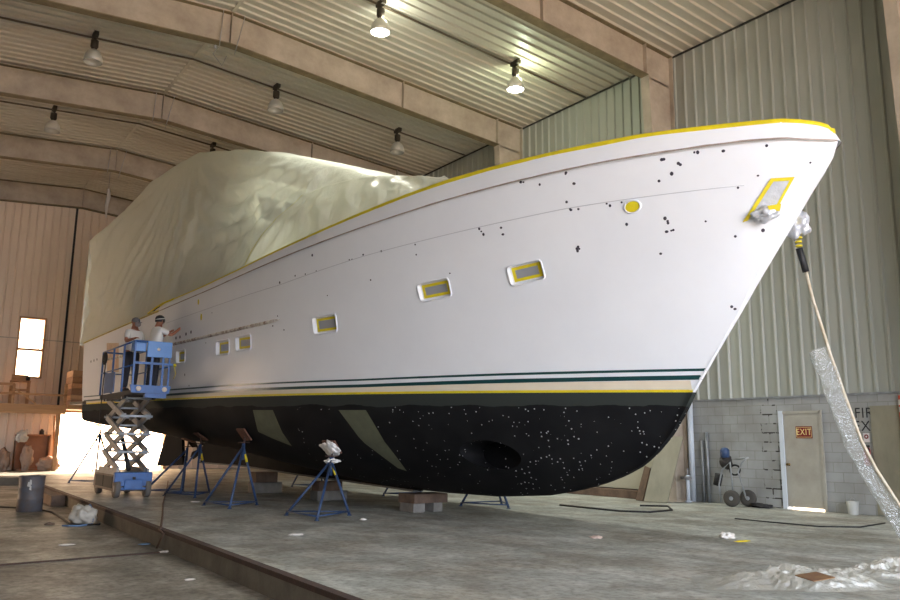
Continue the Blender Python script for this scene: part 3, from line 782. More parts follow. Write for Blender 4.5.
# rub rail aft on the side
pts = []
for i in range(21):
    f = i / 20; x, y = 280 - f * 172, 319.5 + f * 40 - 6 * math.sin(f * PI) * 0
    p_, n_ = hit_px(x, y, T_top)
    if p_ is not None: pts.append(p_ + n_ * .012)
b = MB(); b.tube(pts, [.015] + [.035] * (len(pts) - 1), 8); b.build('rub_rail', mat('rail_paint', s3(216, 212, 204), .5, 0, s3(120, 84, 60), 6, .35, stretch=(1.5, 1, 1)), yacht)
# small items near the aft side: cleat holes, opening's brightness painted as pale patch
for nm, quad, m_ in (('bright_opening', ((107, 343), (119, 343), (107, 372), (119, 372)), mat('opening_bright', s3(226, 206, 180), .5, 0, s3(190, 150, 120), 3, .6)),):
    patch(nm, [quad[0], quad[2]], [quad[1], quad[3]], m_, 4, 3, .006)
b = MB()
for x, y in ((91, 361.5), (94, 360.5), (97, 359.5), (176, 338), (180, 337), (186, 334), (191, 332), (171.5, 294), (178, 291), (183, 289), (189, 287), (112, 352), (113, 355), (111, 357)):
    p_, n_ = hit_px(x, y, T_top)
    if p_ is None: continue
    b.lathe([(.001, .004), (.035, .003), (.04, 0)], 8, surf_frame(p_, n_), cap=False)
b.build('bolt_holes', M_spot, yacht)['kind'] = 'stuff'

# keel, rudder, shafts, swim platform
b = MB(); pr = [(6.2, -1.6), (6.4, -1.74), (8.6, -1.70), (10.7, -1.67), (13.6, -1.60), (16.3, -1.62), (16.1, -.78), (10, -1.2)]
for sgn in (1,):
    vs = [(s, .1, h) for s, h in pr] + [(s, -.1, h) for s, h in pr]; n = len(pr)
    b.faces(vs, [tuple(range(n)), tuple(range(2 * n - 1, n - 1, -1))] + [(i, (i + 1) % n, (i + 1) % n + n, i + n) for i in range(n)])
kl = b.build('keel', M_bottom, yacht)
b = MB(); pts = [(6.2, 0, -1.76), (8.6, 0, -1.71), (10.7, 0, -1.68), (13.6, 0, -1.61), (16.4, 0, -1.63)]
for p0_, p1_ in zip(pts, pts[1:]): b.bar(p0_, p1_, .26, .035)
b.build('keel_shoe', mat('shoe_grey', s3(96, 98, 96), .6), kl)
pr = []
for px_, py_ in ((168, 431), (183, 431), (184, 465), (158, 466)):
    d_ = BI.to_3x3() @ ray(px_, py_); o_ = BI @ CAM; q_ = o_ + d_ * (-o_.y / d_.y); pr.append((q_.x, q_.z))
print('rudder', pr)
b = MB(); b.faces([(s, .045, h) for s, h in pr] + [(s, -.045, h) for s, h in pr], [(0, 1, 2, 3), (7, 6, 5, 4), (0, 4, 5, 1), (1, 5, 6, 2), (2, 6, 7, 3), (3, 7, 4, 0)]); b.build('rudder', M_bottom, yacht)
b = MB(); b.tube([(pr[0][0] * .5 + pr[1][0] * .5, 0, pr[0][1]), (pr[0][0] * .5 + pr[1][0] * .5, 0, -.5)], .06, 8); b.build('rudder_stock', M_rust, yacht)
b = MB(); b.tube([(16.1, 0, -1.2), (16.75, 0, -1.22)], .05, 8); sh = b.build('propeller_shaft', M_rust, yacht)
M_bz = mat('bronze', s3(70, 58, 42), .5, .5)
for k in range(4):
    b = MB(); a_ = k * PI / 2 + .5; c_ = V((16.65, 0, -1.22)); u = V((.1, math.cos(a_), math.sin(a_))); w_ = V((.1, -math.sin(a_), math.cos(a_)))
    vs = [c_ + u * .05, c_ + u * .2 + w_ * .12, c_ + u * .34 + w_ * .08, c_ + u * .36 - w_ * .04, c_ + u * .2 - w_ * .1]
    b.faces(vs + [v_ + V((.02, 0, 0)) for v_ in vs], [tuple(range(5)), tuple(range(9, 4, -1))] + [(i, (i + 1) % 5, (i + 1) % 5 + 5, i + 5) for i in range(5)]); b.build('propeller_blade', M_bz, sh)
b = MB(); b.box((19.6, -2.55, .0), (20.95, 2.55, .09), bevel=.02); b.build('swim_platform', mat('platform_dark', s3(120, 112, 100), .6), yacht)

# superstructure, seen dimly through the sheeting
M_cabin = mat('cabin_white', s3(228, 228, 220), .4)
M_dkglass = mat('dark_glass', s3(24, 26, 26), .15)
def house(name, s0, s1, t_, h0, h1, rake=.5, top_in=.15, wz=(0.35, .78), ov=.2, nwin=5):
    b = MB(); pr = [(s0, h0), (s0 + rake * (h1 - h0), h1), (s1, h1), (s1, h0)]
    b.faces([(s, t_ * (1 if h == h0 else 1 - top_in / t_), h) for s, h in pr] + [(s, -t_ * (1 if h == h0 else 1 - top_in / t_), h) for s, h in pr], [(0, 1, 2, 3), (7, 6, 5, 4), (0, 4, 5, 1), (1, 5, 6, 2), (2, 6, 7, 3), (3, 7, 4, 0)])
    ho = b.build(name, M_cabin, yacht)
    L_ = s1 - s0
    for sgn in (1, -1):
        for k in range(nwin):
            a0 = s0 + rake * (h1 - h0) * .8 + .2 + (L_ - rake * (h1 - h0) - .5) * k / nwin; a1 = a0 + (L_ - rake * (h1 - h0) - .5) / nwin - .12
            za, zb = h0 + (h1 - h0) * wz[0], h0 + (h1 - h0) * wz[1]
            ta, tb = t_ - top_in * wz[0] + .01, t_ - top_in * wz[1] + .01
            b = MB(); b.faces([(a0, sgn * ta, za), (a1, sgn * ta, za), (a1, sgn * tb, zb), (a0, sgn * tb, zb)], [(0, 1, 2, 3)]); b.build('window', M_dkglass, ho)
    b = MB(); za, zb = .35, .8; f0 = lambda z: s0 + rake * (h1 - h0) * z - .012
    for k in range(3):
        t0_, t1_ = -t_ * .85 + k * t_ * .58, -t_ * .85 + k * t_ * .58 + t_ * .52
        b.faces([(f0(za), t0_, h0 + (h1 - h0) * za), (f0(za), t1_, h0 + (h1 - h0) * za), (f0(zb), t1_, h0 + (h1 - h0) * zb), (f0(zb), t0_, h0 + (h1 - h0) * zb)], [(0, 1, 2, 3)])
    b.build('windshield', M_dkglass, ho)
    b = MB(); b.box((s0 + rake * (h1 - h0) - .35, -t_ + top_in - ov, h1), (s1 + .4, t_ - top_in + ov, h1 + .1), bevel=.03); b.build('roof', M_cabin, ho)
    return ho
house('trunk_cabin', 4.2, 8.2, 1.0, 2.4, 3.3, .8, .1, nwin=4)
house('deckhouse', 9.0, 18.6, 1.9, 1.9, 3.9, .5, .15, ov=.08, nwin=6)
house('pilothouse', 11.2, 15.4, 1.25, 4.0, 5.55, .5, .15, ov=.05, nwin=3)
b = MB(); b.tube([(14.6, 0, 5.8), (15.0, 0, 7.2)], .05, 8); b.tube([(15.0, -.6, 6.9), (15.0, .6, 6.9)], .03, 8); b.build('mast', M_cabin, yacht)

# ------------------------------------------------------------------ plastic sheeting over the yacht
def tarp():
    root = thing('plastic_sheeting', 'translucent plastic sheeting draped over the upper decks of the yacht', 'plastic sheet'); root.matrix_basis = BM
    HT = [(1.0, 3.36), (2.5, 3.44), (4.16, 3.7), (5.5, 4.12), (6.6, 4.5), (7.7, 4.95), (9.45, 5.6), (11.0, 6.15), (12.7, 6.65), (15.0, 7.15), (16.1, 7.12), (17.4, 6.75), (18.6, 6.05), (20.3, 5.25)]
    TE = [(1, .8), (5, 1.0), (9, 1.15), (13, 1.25), (16, 1.4), (18, 1.95), (20.3, 2.62)]
    rows = []
    NS, NT = 400, 170
    apex = V((15.0, 7.2))
    for j in range(NS + 1):
        s = 1.0 + (20.3 - 1.0) * j / NS
        e = min(1, max(0, (13.9 - s) / .9))
        hb = (interp(HD, s) * e + (interp(HK, s) + .03) * (1 - e)) + .012 - .045 * min(1, max(0, (s - 12.6) / .6))
        bl = min(1, max(0, (s - 12.6) / .6)); tb = (td(s + .07) - .045) * (1 - bl) + (tk(s) + .035) * bl
        H = interp(HT, s); te = interp(TE, s)
        row = []
        for i in range(NT + 1):
            w_ = -1 + 2 * i / NT; sd = 1 if w_ >= 0 else -1; a_ = abs(w_)
            if a_ > .45:   # side wall, sagging line from shoulder to the tape
                q = (a_ - .45) / .55          # 0 at shoulder, 1 at tape
                t = te + (tb - te) * (q ** .8 if s < 8 else q ** .62)
                h = H + (hb - H) * q
                sag = math.sin(q * PI)
                t -= sag * .12
            else:
                q = 0; t = te * (a_ / .45); h = H + .12 * (1 - (a_ / .45) ** 2); sag = .0
            # folds fanning down from the apex, stronger midway
            ang = math.atan2(apex.y - h + .25, (s - apex.x)); rr = math.hypot(s - apex.x, h - apex.y)
            nz_ = noise.noise(V((s * .35, h * .35, sd * 3)))
            cr_ = lambda x: 1 - 2 * abs(math.sin(x)) ** .7
            fold = cr_(ang * 15 + nz_ * 5) * .05 + cr_(ang * 31 + nz_ * 8 + 1) * .03
            fan = min(1, rr / 2.0) * (1 if s > 7 else max(0, (s - 4) / 3) * .6 + .1)
            # swags in front of the deckhouse
            sw = math.exp(-((s - 11.2) / 2.2) ** 2) * math.exp(-((h - 4.6) / 1.3) ** 2)
            swag = math.sin((h - .13 * (s - 11.2) ** 2) * 10) * .11 * sw
            small = noise.noise(V((s * 2.2, h * 1.1, sd * 7))) * .03 + cr_(s * 6 + nz_ * 6 + h) * .05 * (q ** 2) * (1 if s > 9 else .5) + math.sin(s*27+noise.noise(V((s,h*.3,0)))*6)*.008*q
            d = (fold * fan + swag + small) * min(1, q * 4 + .15) * (1 - q ** 6)
            big = noise.noise(V((s * .5, q * 1.5, 11 + sd))) * .12 * math.sin(min(q, 1) * PI)
            dd = d + big
            row.append(V((s, (t + dd) * sd if a_ > .02 else t * sd, h + (dd * .35 if a_ > .45 else small * .8 + .04 * noise.noise(V((s * 1.5, t * sd, 4)))))))
        rows.append(row)
    b = MB(); b.grid(rows)
    # aft curtain
    last = rows[-1]; cur = []
    for k in range(9):
        f = k / 8; cur.append([V((20.3 + .06 * math.sin(i * .5) * f, p.y, p.z + (1.85 - p.z) * f if p.z > 1.85 else p.z)) for i, p in enumerate(last)])
    b.grid(cur)
    o = b.build('sheet', plastic('sheeting', (.97, .975, .87), .33, .42, .16, .7, 3.5, .55, (1.6, 1, .35), .10), root)
    # front taped edge
    b = MB(); fr = rows[0]; b.grid([fr, [V((p.x - .25, p.y * .93, p.z * .0 + 3.16 + .2 * max(0, p.z - 3.4))) for p in fr]]); b.build('front_hem', bpy.data.materials['sheeting'], root)
    # second sheet over the foredeck, lapped in front of the main one
    o_l = BI @ CAM
    def rid(px, py, off):
        d = (BI.to_3x3() @ ray(px, py)).normalized(); best = None
        for k in range(900):
            p = o_l + d * (5 + k * .025)
            if p.y < td(p.x + .07) - off: return p
    RD = [rid(x, y, .5) for x, y in ((447, 178), (420, 176.5), (400, 175.5), (380, 175.5), (362, 177.5), (344, 181), (328, 185), (316, 189.5), (304, 195))]
    BT = [V((s_, td(s_ + .07) - .03, interp(HD, s_) + .012)) for s_ in (2.85, 3.5, 4.1, 4.8, 5.5, 6.2, 6.9, 7.7, 8.7)]
    def samp(L_, f): k = min(int(f * 8), 7); return L_[k].lerp(L_[k + 1], f * 8 - k)
    G = []
    for i in range(121):
        f = i / 120; a_, b_ = samp(BT, f), samp(RD, f); row = []
        for k in range(41):
            q = k / 40; p = a_.lerp(b_, q) if q <= 1 else b_
            fo = math.sin(f * 46 - q * 5 + 2.2 * noise.noise(V((f * 5, q * 2, 2)))) * .03 + noise.noise(V((f * 16, q * 3, 8))) * .04
            fo += (1 - 2 * abs(math.sin(f * 17 - q * 3.5 + 2 * noise.noise(V((f * 3, q, 5))))) ** .7) * .025
            p = p + V((0, 1, .4)) * (math.sin(q * PI) * .12 + fo * math.sin(min(1, q + .02) * PI) ** .5)
            row.append(p)
        for k in range(1, 14):
            q = k / 13; row.append(b_ + V((0, -1.5 * q, -.9 * q * q + .08 * math.sin(q * PI))))
        G.append(row)
    b = MB(); b.grid(G); b.build('foredeck_sheet', bpy.data.materials['sheeting'], root)
    b = MB(); b.grid([[p + V((-.0, .012, .01)) for p in G[-1][:41]], [p + V((.06, .012, .01)) for p in G[-1][:41]]]); b.build('tape_joint', mat('tape_faded', s3(190, 186, 120), .5), root)
    return rows
ROWS = tarp()

# ------------------------------------------------------------------ anchor pocket foil
def lump(name, c, rad, m, parent, seed=0, amp=.35, M=None):
    b = MB(); bmesh.ops.create_icosphere(b.bm, subdivisions=4, radius=1)
    for v in b.bm.verts:
        d = 1 + amp * noise.noise(v.co * 1.8 + V((seed, 0, 0))) + amp * .4 * noise.noise(v.co * 5 + V((0, seed, 0)))
        q = V((v.co.x * rad[0], v.co.y * rad[1], v.co.z * rad[2])) * d
        v.co = (M @ q if M is not None else q) + V(c)
    for f in b.bm.faces: f.smooth = True
    return b.build(name, m, parent)
q = {'TL': (770.7, 178), 'TR': (794.3, 176.5), 'BL': (742.5, 222), 'BR': (775, 212)}
fp = patch('foil_cover', [q['TL'], q['BL']], [q['TR'], q['BR']], M_foil, 10, 6, .012)
def lerp2(a_, b_, f): return (a_[0] + (b_[0] - a_[0]) * f, a_[1] + (b_[1] - a_[1]) * f)
TL, TR, BL_, BR = q['TL'], q['TR'], q['BL'], q['BR']
for a_, b_, c_, d_ in ((TL, BL_, lerp2(TL, TR, .2), lerp2(BL_, BR, .16)), (lerp2(TL, TR, .86), lerp2(BL_, BR, .9), TR, BR)):
    patch('foil_tape', [a_, b_], [c_, d_], M_yel, 10, 2, .018)
patch('foil_tape', [TL, TR], [lerp2(TL, BL_, .08), lerp2(TR, BR, .1)], M_yel, 6, 2, .02)
p_, n_ = hit_px(764, 213, T_top); Mf = surf_frame(p_, n_)
lump('foil_bundle', p_ + n_ * .06, (.19, .1, .1), M_foil, yacht, 3, .5, Mf.to_3x3().to_4x4())
patch('foil_tape', [(764, 203), (778, 201)], [(766, 207), (777, 209)], M_yel, 4, 2, .16)

# cable leaving the far anchor pocket, with black grip and clear sleeve
D0 = None
pb = BM @ V((-1.15, -.42, 2.2))
def depth(p): return (V(p) - CAM).dot(_fw)
d0 = depth(pb)
bag = thing('foil_wrapped_fitting', 'silver foil bag taped yellow hanging beside the stem of the bow', 'foil bag', at_depth(797, 226, d0))
lump('foil_bag', (0, 0, .02), (.16, .16, .2), M_foil, bag, 9, .5)
b = MB(); p1 = at_depth(797, 226, d0)
for px_, py_, r_ in ((798, 238, .055), (798.5, 242, .045), (799, 246, .045)):
    c_ = at_depth(px_, py_, d0) - p1; b.tube([c_ + V((0, 0, .012)), c_ - V((0, 0, .012))], r_, 12)
b.build('tape_tie', M_yel, bag)
b = MB(); b.tube([at_depth(789, 224, d0 - .12) - p1, at_depth(793, 213, d0 - .12) - p1], .03, 6); b.build('tape_band', M_yel, bag)
line = [(799, 248), (806, 272), (813, 300), (822, 328), (831, 357), (841, 385), (850, 410), (861, 440), (876, 469), (894, 497), (918, 533)]
ld = [d0 - .02 * i - .05 for i in range(len(line))]
P3 = [at_depth(x, y, d) for (x, y), d in zip(line, ld)]
P3[-1].z = max(P3[-1].z, .03)
cb = thing('wrapped_cable', 'pale cable with black grip falling from the bow inside a clear sleeve', 'cable', P3[0])
L3 = [p - P3[0] for p in P3]
b = MB(); b.tube([L3[1], *L3[2:]], .022, 8); b.build('pale_line', mat('pale_line', s3(206, 198, 180), .5, 0, s3(180, 160, 128), 8, .5), cb)
b = MB(); b.tube([L3[0], L3[0].lerp(L3[1], .5), L3[1]], .045, 10); b.build('black_grip', M_hose, cb)
b = MB(); pts = []; rs = []
from mathutils.geometry import interpolate_bezier
src = [at_depth(x, y, d) - P3[0] for (x, y), d in zip([(818, 349), (828, 375), (838, 402), (847, 428), (859, 455), (874, 481), (891, 508), (912, 542)], [ld[5]] * 8)]
NSL = 90
for i in range(NSL + 1):
    f = i / NSL * (len(src) - 1); k = min(int(f), len(src) - 2); p = src[k].lerp(src[k + 1], f - k); pts.append(p)
n_ = 28; rings = []
for i, p in enumerate(pts):
    tdir = (pts[min(i + 1, NSL)] - pts[max(i - 1, 0)]).normalized(); s_ = tdir.cross(_fw).normalized(); u_ = tdir.cross(s_)
    ring = []
    for k in range(n_ + 1):
        a_ = 2 * PI * k / n_
        r_ = .12 * (1 + .3 * noise.noise(V((math.cos(a_) * 1.2, math.sin(a_) * 1.2, i * .12))) + .16 * noise.noise(V((math.cos(a_) * 3, math.sin(a_) * 3, i * .4))))
        ring.append(p + s_ * math.cos(a_) * r_ + u_ * math.sin(a_) * r_ * .45)
    rings.append(ring)
b.grid(rings); b.build('clear_sleeve', plastic('clear_film', (.86, .88, .86), .76, .14, .09, 1.0, 16, .12, glossy=.2), cb)

# ------------------------------------------------------------------ blocks under the keel
def timber(c, size, rz, label, m=None, rx=0):
    b = MB(); b.box((-size[0] / 2, -size[1] / 2, 0), (size[0] / 2, size[1] / 2, size[2]), bevel=.012)
    o = b.build('timber_block', m or M_oldwood); o.location = c; o.rotation_euler = (rx, 0, rz); return tag(o, label, 'timber block')
M_gblock = mat('grey_block', s3(140, 136, 130), .85, 0, s3(100, 96, 92), 4, .9, bump=.4)
def keel_z(Y, extra=0):   # underside of the keel
    s = (Y - 7.17) / va.y; h = interp([(0, 0), (2.74, -1.63), (3.9, -1.74), (6.2, -1.78), (10.7, -1.70), (15.3, -1.61)], s); return (BM @ V((s, 0, h)))
kb = keel_z(13.2)
zt = kb.z - .01
g1 = 'timber crib under the forward keel'
timber((kb.x - .32, 13.1, 0), (.26, .5, zt / 2), 0, 'short grey upright block, left foot of the crib under the forward keel', M_gblock)
timber((kb.x + .12, 13.15, 0), (.22, .5, zt / 2), .1, 'short grey upright block, right foot of the crib under the forward keel', M_gblock)
timber((kb.x - .28, 13.1, zt / 2), (.36, .55, zt / 2), .03, 'dark brown timber, left top piece of the crib under the forward keel')
timber((kb.x + .14, 13.12, zt / 2), (.42, .5, zt / 2), -.03, 'brown timber, right top piece of the crib under the forward keel')
for n_, (Y, dx) in enumerate(((16.6, 0), (19.6, 0))):
    kb2 = keel_z(Y); zt = kb2.z - .04; wh = ('the crib under the middle of the keel', 'the farther crib in shadow under the after keel')[n_]
    timber((kb2.x, Y, 0), (.75, .4, zt / 2), 0, 'wide grey base timber of ' + wh, M_gblock)
    timber((kb2.x - .05, Y, zt / 2), (.6, .35, zt / 2), .05, 'dark upper timber of ' + wh, None)

# ------------------------------------------------------------------ boat stands
def stand_z(s, t_side, tree=T_bot):
    r = tree.ray_cast(V((s, t_side, -4)), V((0, 0, 1))); return r[0], r[1]
def stand(base, top, label, spread=.62, rz=0, paint=M_jack, yellow=True, padmat=None, wrapped=False):
    t = thing('boat_stand', label, 'boat stand', base, rz)
    apex = V((0, 0, (top - V(base)).length * .72 + .0))
    topl = Matrix.Rotation(-rz, 3, 'Z') @ (top - V(base))
    apex = V((topl.x * .92, topl.y * .92, topl.z - .28))
    feet = [V((math.cos(a_) * spread, math.sin(a_) * spread, .02)) for a_ in (.2 + 4 * PI / 3, .2 + 2 * PI / 3, .2)]
    for k, f in enumerate(feet):
        b = MB(); b.tube([apex + V((0, 0, .02)), f], .024, 8); lg = b.build('leg', paint, t)
        if yellow and k == 2: b = MB(); b.tube([apex.lerp(f, .12), apex.lerp(f, .26)], .027, 8); b.build('yellow_band', M_yel, lg)
    b = MB()
    for k in range(3): b.tube([feet[k] + V((0, 0, .05)), feet[(k + 1) % 3] + V((0, 0, .05))], .014, 6)
    for f in feet: b.lathe([(.045, -.02), (.045, -.01), (.02, .0)], 8, Matrix.Translation(f))
    b.build('base_frame', paint, t)
    b = MB(); b.tube([apex - V((0, 0, .25)), apex + V((0, 0, .08))], .034, 10); b.build('socket', paint, t)
    b = MB(); b.tube([apex - V((0, 0, .1)), topl - V((0, 0, .05))], .018, 8); b.tube([apex + V((-.12, 0, .1)), apex + V((.12, 0, .1))], .012, 6); b.build('screw', M_rust, t)
    return t, topl, Matrix.Rotation(-rz, 3, 'Z')
def pad(t, topl, nrm, m=None, wrapped=False):
    q = nrm.to_track_quat('Z', 'Y').to_matrix().to_4x4()
    b = MB(); b.box((-.17, -.15, -.045), (.17, .15, -.01), Matrix.Translation(topl) @ q, bevel=.008); b.build('pad', m or mat('pad_brown', s3(110, 72, 56), .8, 0, s3(70, 50, 42), 5, .8), t)
    if wrapped:
        wm = mat('white_wrap', s3(216, 212, 208), .7, bump=.6, bscale=20)
        lump('paper_wrap', topl + nrm * -.07, (.19, .17, .05), wm, t, 5, .5, q)
        lump('paper_collar', topl + V((0, 0, -.27)), (.12, .12, .05), wm, t, 8, .6)
def put_stand(Y, side, tfrac, bx_off, label, rz=0, wrapped=False, spread=.62, dy=0):
    s = (Y - 7.17) / va.y; t_ = tw(s) * tfrac * side
    r, n = stand_z(s, t_)
    if r is None: print('no stand', Y); return
    n = n if n.z < 0 else -n
    top = BM @ (r + n * .01); nw = (BM.to_3x3() @ n)
    base = V((top.x - side * (bx_off), top.y + dy, 0))
    t, topl, R3 = stand(base, top, label, spread, rz)
    pad(t, topl, R3 @ (-nw), None, wrapped)
    return t
put_stand(13.6, 1, .82, .5, 'blue tripod boat stand with white wrapped pad, nearest under the hull', -.15, True, .64, dy=-.5)
put_stand(16.2, 1, .9, .3, 'blue tripod boat stand with bare brown pad, second from the wrapped one', -.05, False, .6, dy=-.2)
put_stand(18.9, 1, .8, .08, 'blue tripod boat stand under the after hull right of the scissor lift', .2, False, .6, dy=.3)
put_stand(20.5, 1, .66, .4, 'blue tripod boat stand half hidden directly behind the scissor lift', .5, False, .6)
put_stand(25.8, 1, .9, .1, 'thin tripod boat stand under the stern against the bright doorway', .2, False, .7)
put_stand(13.3, -1, .86, .0, 'boat stand on the far side showing only legs under the forefoot', .3, False, .62)
put_stand(16.6, -1, .88, .0, 'boat stand on the far side seen low behind the forward crib', .3)
put_stand(21.0, -1, .88, .0, 'boat stand on the far side deep in shadow under the after hull', .3)
# ------------------------------------------------------------------ scissor lift
LX0, LX1 = 4.47, 5.27
lift = thing('scissor_lift', 'blue scissor lift raised beside the after hull carrying two workers', 'scissor lift', ((LX0 + LX1) / 2 - .04, 19.05, 0))
def lb(): return MB()
hw = .39
M_liftside = mat('lift_side_grey', s3(112, 100, 92), .6, 0, s3(74, 66, 60), 5, .8)
b = lb(); b.box((-hw, .12, .14), (hw, 2.1, .50), bevel=.015); b.build('chassis', M_liftside, lift)
b = lb(); b.box((-hw - .012, .25, .2), (-hw, 1.1, .46)); b.box((-hw - .012, 1.15, .2), (-hw, 1.9, .46)); b.build('side_tray', M_dark, lift)
b = lb(); b.box((-hw - .02, .0, .34), (hw + .02, .14, .56), bevel=.02); b.box((-.2, -.04, .18), (.2, .12, .4), bevel=.02)
b.bar((-.3, .02, .2), (.3, .02, .2), .06, .05); b.box((-.27, -.02, .26), (-.2, .1, .36)); b.box((.2, -.02, .26), (.27, .1, .36)); b.build('front_panel', M_blue, lift)
b = lb(); b.box((-.03, -.055, .4), (.03, -.04, .46)); b.build('latch', M_dark, lift)
for sx in (-1, 1):
    for y in (.12, 1.85):
        b = lb(); b.lathe([(.06, -.055), (.19, -.055), (.2, -.04), (.2, .04), (.19, .055), (.06, .055)], 22, Matrix.Translation((sx * (hw - .06), y, .2)) @ Matrix.Rotation(PI / 2, 4, 'Y')); wv = b.build('wheel', mat('wheel_grey', s3(104, 98, 92), .8), lift)
        b = lb(); b.lathe([(.07, -.058), (.07, .058)], 12, Matrix.Translation((sx * (hw - .06), y, .2)) @ Matrix.Rotation(PI / 2, 4, 'Y')); b.build('hub', M_grey, wv)
zb, zt_ = .60, 2.22; nl = 4; dzv = (zt_ - zb) / nl; ya, yb = .22, 1.75
for lv in range(nl):
    z0, z1 = zb + lv * dzv, zb + (lv + 1) * dzv
    for sx in (-1, 1):
        for (y0_, y1_), off in (((ya, yb), .0), ((yb, ya), .055)):
            b = lb(); b.bar((sx * (.30 - off), y0_, z0), (sx * (.30 - off), y1_, z1), .05, .13)
            b.build('scissor_arm', M_grey, lift)
    mtl = mat('tube_light', s3(196, 202, 210), .35, .2)
    for y_ in (ya, yb): b = lb(); b.tube([(-.36, y_, z1), (.36, y_, z1)], .028, 10); b.build('cross_tube', mtl, lift)
    b = lb(); b.tube([(-.33, (ya + yb) / 2, (z0 + z1) / 2), (.33, (ya + yb) / 2, (z0 + z1) / 2)], .024, 8); b.build('cross_tube', mtl, lift)
b = lb(); b.tube([(0, .5, .6), (0, 1.3, 1.3)], .05, 10); b.tube([(0, 1.3, 1.3), (0, 1.5, 1.5)], .03, 8); b.build('ram', M_dark, lift)
b = lb(); b.box((-hw, .1, .50), (hw, 1.9, .56)); b.bar((-.33, .1, .6), (-.33, 1.9, .6), .05, .09); b.bar((.33, .1, .6), (.33, 1.9, .6), .05, .09); b.build('arm_tray', M_grey, lift)
PZ = 2.36; py0, py1 = -.75, 2.35; phw = .38
b = lb(); b.box((-phw, py0, PZ - .09), (phw, py1, PZ), bevel=.01); b.bar((-.33, 0, PZ - .12), (-.33, 2, PZ - .12), .05, .08); b.bar((.33, 0, PZ - .12), (.33, 2, PZ - .12), .05, .08); b.build('platform', M_dark, lift)
b = lb()
b.faces([(-phw - .02, py0 - .06, PZ - .06), (phw + .02, py0 - .06, PZ - .06), (phw + .06, py0 - .06, PZ + .11), (-phw - .06, py0 - .06, PZ + .11), (-phw - .02, py0, PZ - .06), (phw + .02, py0, PZ - .06), (phw + .06, py0, PZ + .11), (-phw - .06, py0, PZ + .11)], [(0, 1, 2, 3), (7, 6, 5, 4), (0, 4, 5, 1), (1, 5, 6, 2), (2, 6, 7, 3), (3, 7, 4, 0)])
b.box((-.1, py0 - .02, PZ - .16), (phw - .02, py0 + .1, PZ - .06)); b.build('toe_board', M_blue, lift)
b = lb()
for x in (-.26, .3): b.lathe([(.001, .0), (.05, .0), (.055, -.01), (.055, .012)], 16, Matrix.Translation((x, py0 - .07, PZ + .03)) @ Matrix.Rotation(PI / 2, 4, 'X'), cap=False)
b.build('round_lamp', mat('lamp_white', s3(210, 196, 180), .4), lift)
b = lb(); RT = PZ + 1.08
for x in (-phw, phw):
    b.tube([(x, py0, RT), (x, py1, RT)], .02, 8)
for y in (py0, py1): b.tube([(-phw, y, RT), (phw, y, RT)], .022, 8)
b.build('top_rail', M_blue, lift)
b = lb()
for x in (-phw, phw): b.tube([(x, py0, PZ + .55), (x, py1, PZ + .55)], .016, 8)
b.bar((-phw - .0, py0, PZ + .6), (phw + .14, py0, PZ + .6), .03, .05); b.tube([(-phw, py1, PZ + .55), (phw, py1, PZ + .55)], .016, 8)
b.build('mid_rail', M_blue, lift)
for y in (py0, .2, 1.2, py1):
    for x in (-phw, phw): b = lb(); b.bar((x, y, PZ), (x, y, RT), .04); b.build('rail_post', M_blue, lift)
for x in (0.0, .24): b = lb(); b.bar((x, py0 - .01, PZ), (x, py0 - .01, RT), .05, .035, up=(0, 1, 0)); b.build('rail_post', M_blue, lift)
b = lb(); b.box((-.12, py0 - .03, PZ + .74), (.42, py0 + .03, PZ + 1.1), bevel=.012); b.box((-.4, py0 + .08, PZ + .86), (-.12, py0 + .26, PZ + 1.08), bevel=.01); b.build('control_box', mat('box_blue', s3(84, 134, 196), .4), lift)
b = lb(); b.lathe([(.001, 0), (.035, 0), (.035, .006)], 12, Matrix.Translation((.12, py0 - .035, PZ + .92)) @ Matrix.Rotation(PI / 2, 4, 'X'), cap=False); b.build('knob', mat('knob_pale', s3(220, 206, 190), .5), lift)
b = lb(); b.box((-phw - .02, .9, PZ + .02), (-phw, 1.9, PZ + .5)); b.build('side_panel', M_blue, lift)
b = lb(); b.tube([(-phw - .02, 1.9, PZ + .9), (-phw - .03, 1.95, PZ + .3), (-phw - .03, 2.0, PZ - .6), (-phw - .06, 2.1, .5)], .014, 6); b.build('control_cable', M_hose, lift)
b = lb(); b.tube([(phw + .12, py0, PZ + .62), (phw + .13, py0 - .01, PZ + .56)], .035, 8); b.tube([(phw + .12, py0, PZ + .55), (phw + .16, py0, PZ + .4), (phw + .12, py0, PZ + .28)], .008, 6); b.build('tape_tag', M_yel, lift)
gt = thing('hose_reel', 'black hose reel hooked on the far rail of the scissor lift', 'hose reel', (4.42, 21.05, PZ + .9))
b = MB(); b.tube([(0, .13 * math.cos(a_ * PI / 8), .13 * math.sin(a_ * PI / 8)) for a_ in range(16)], .035, 8, closed=True); b.build('hose_coil', M_dark, gt)
b = MB(); b.tube([(0, 0, -.05), (0, .02, .13)], .04, 8); b.build('hook', M_dark, gt)

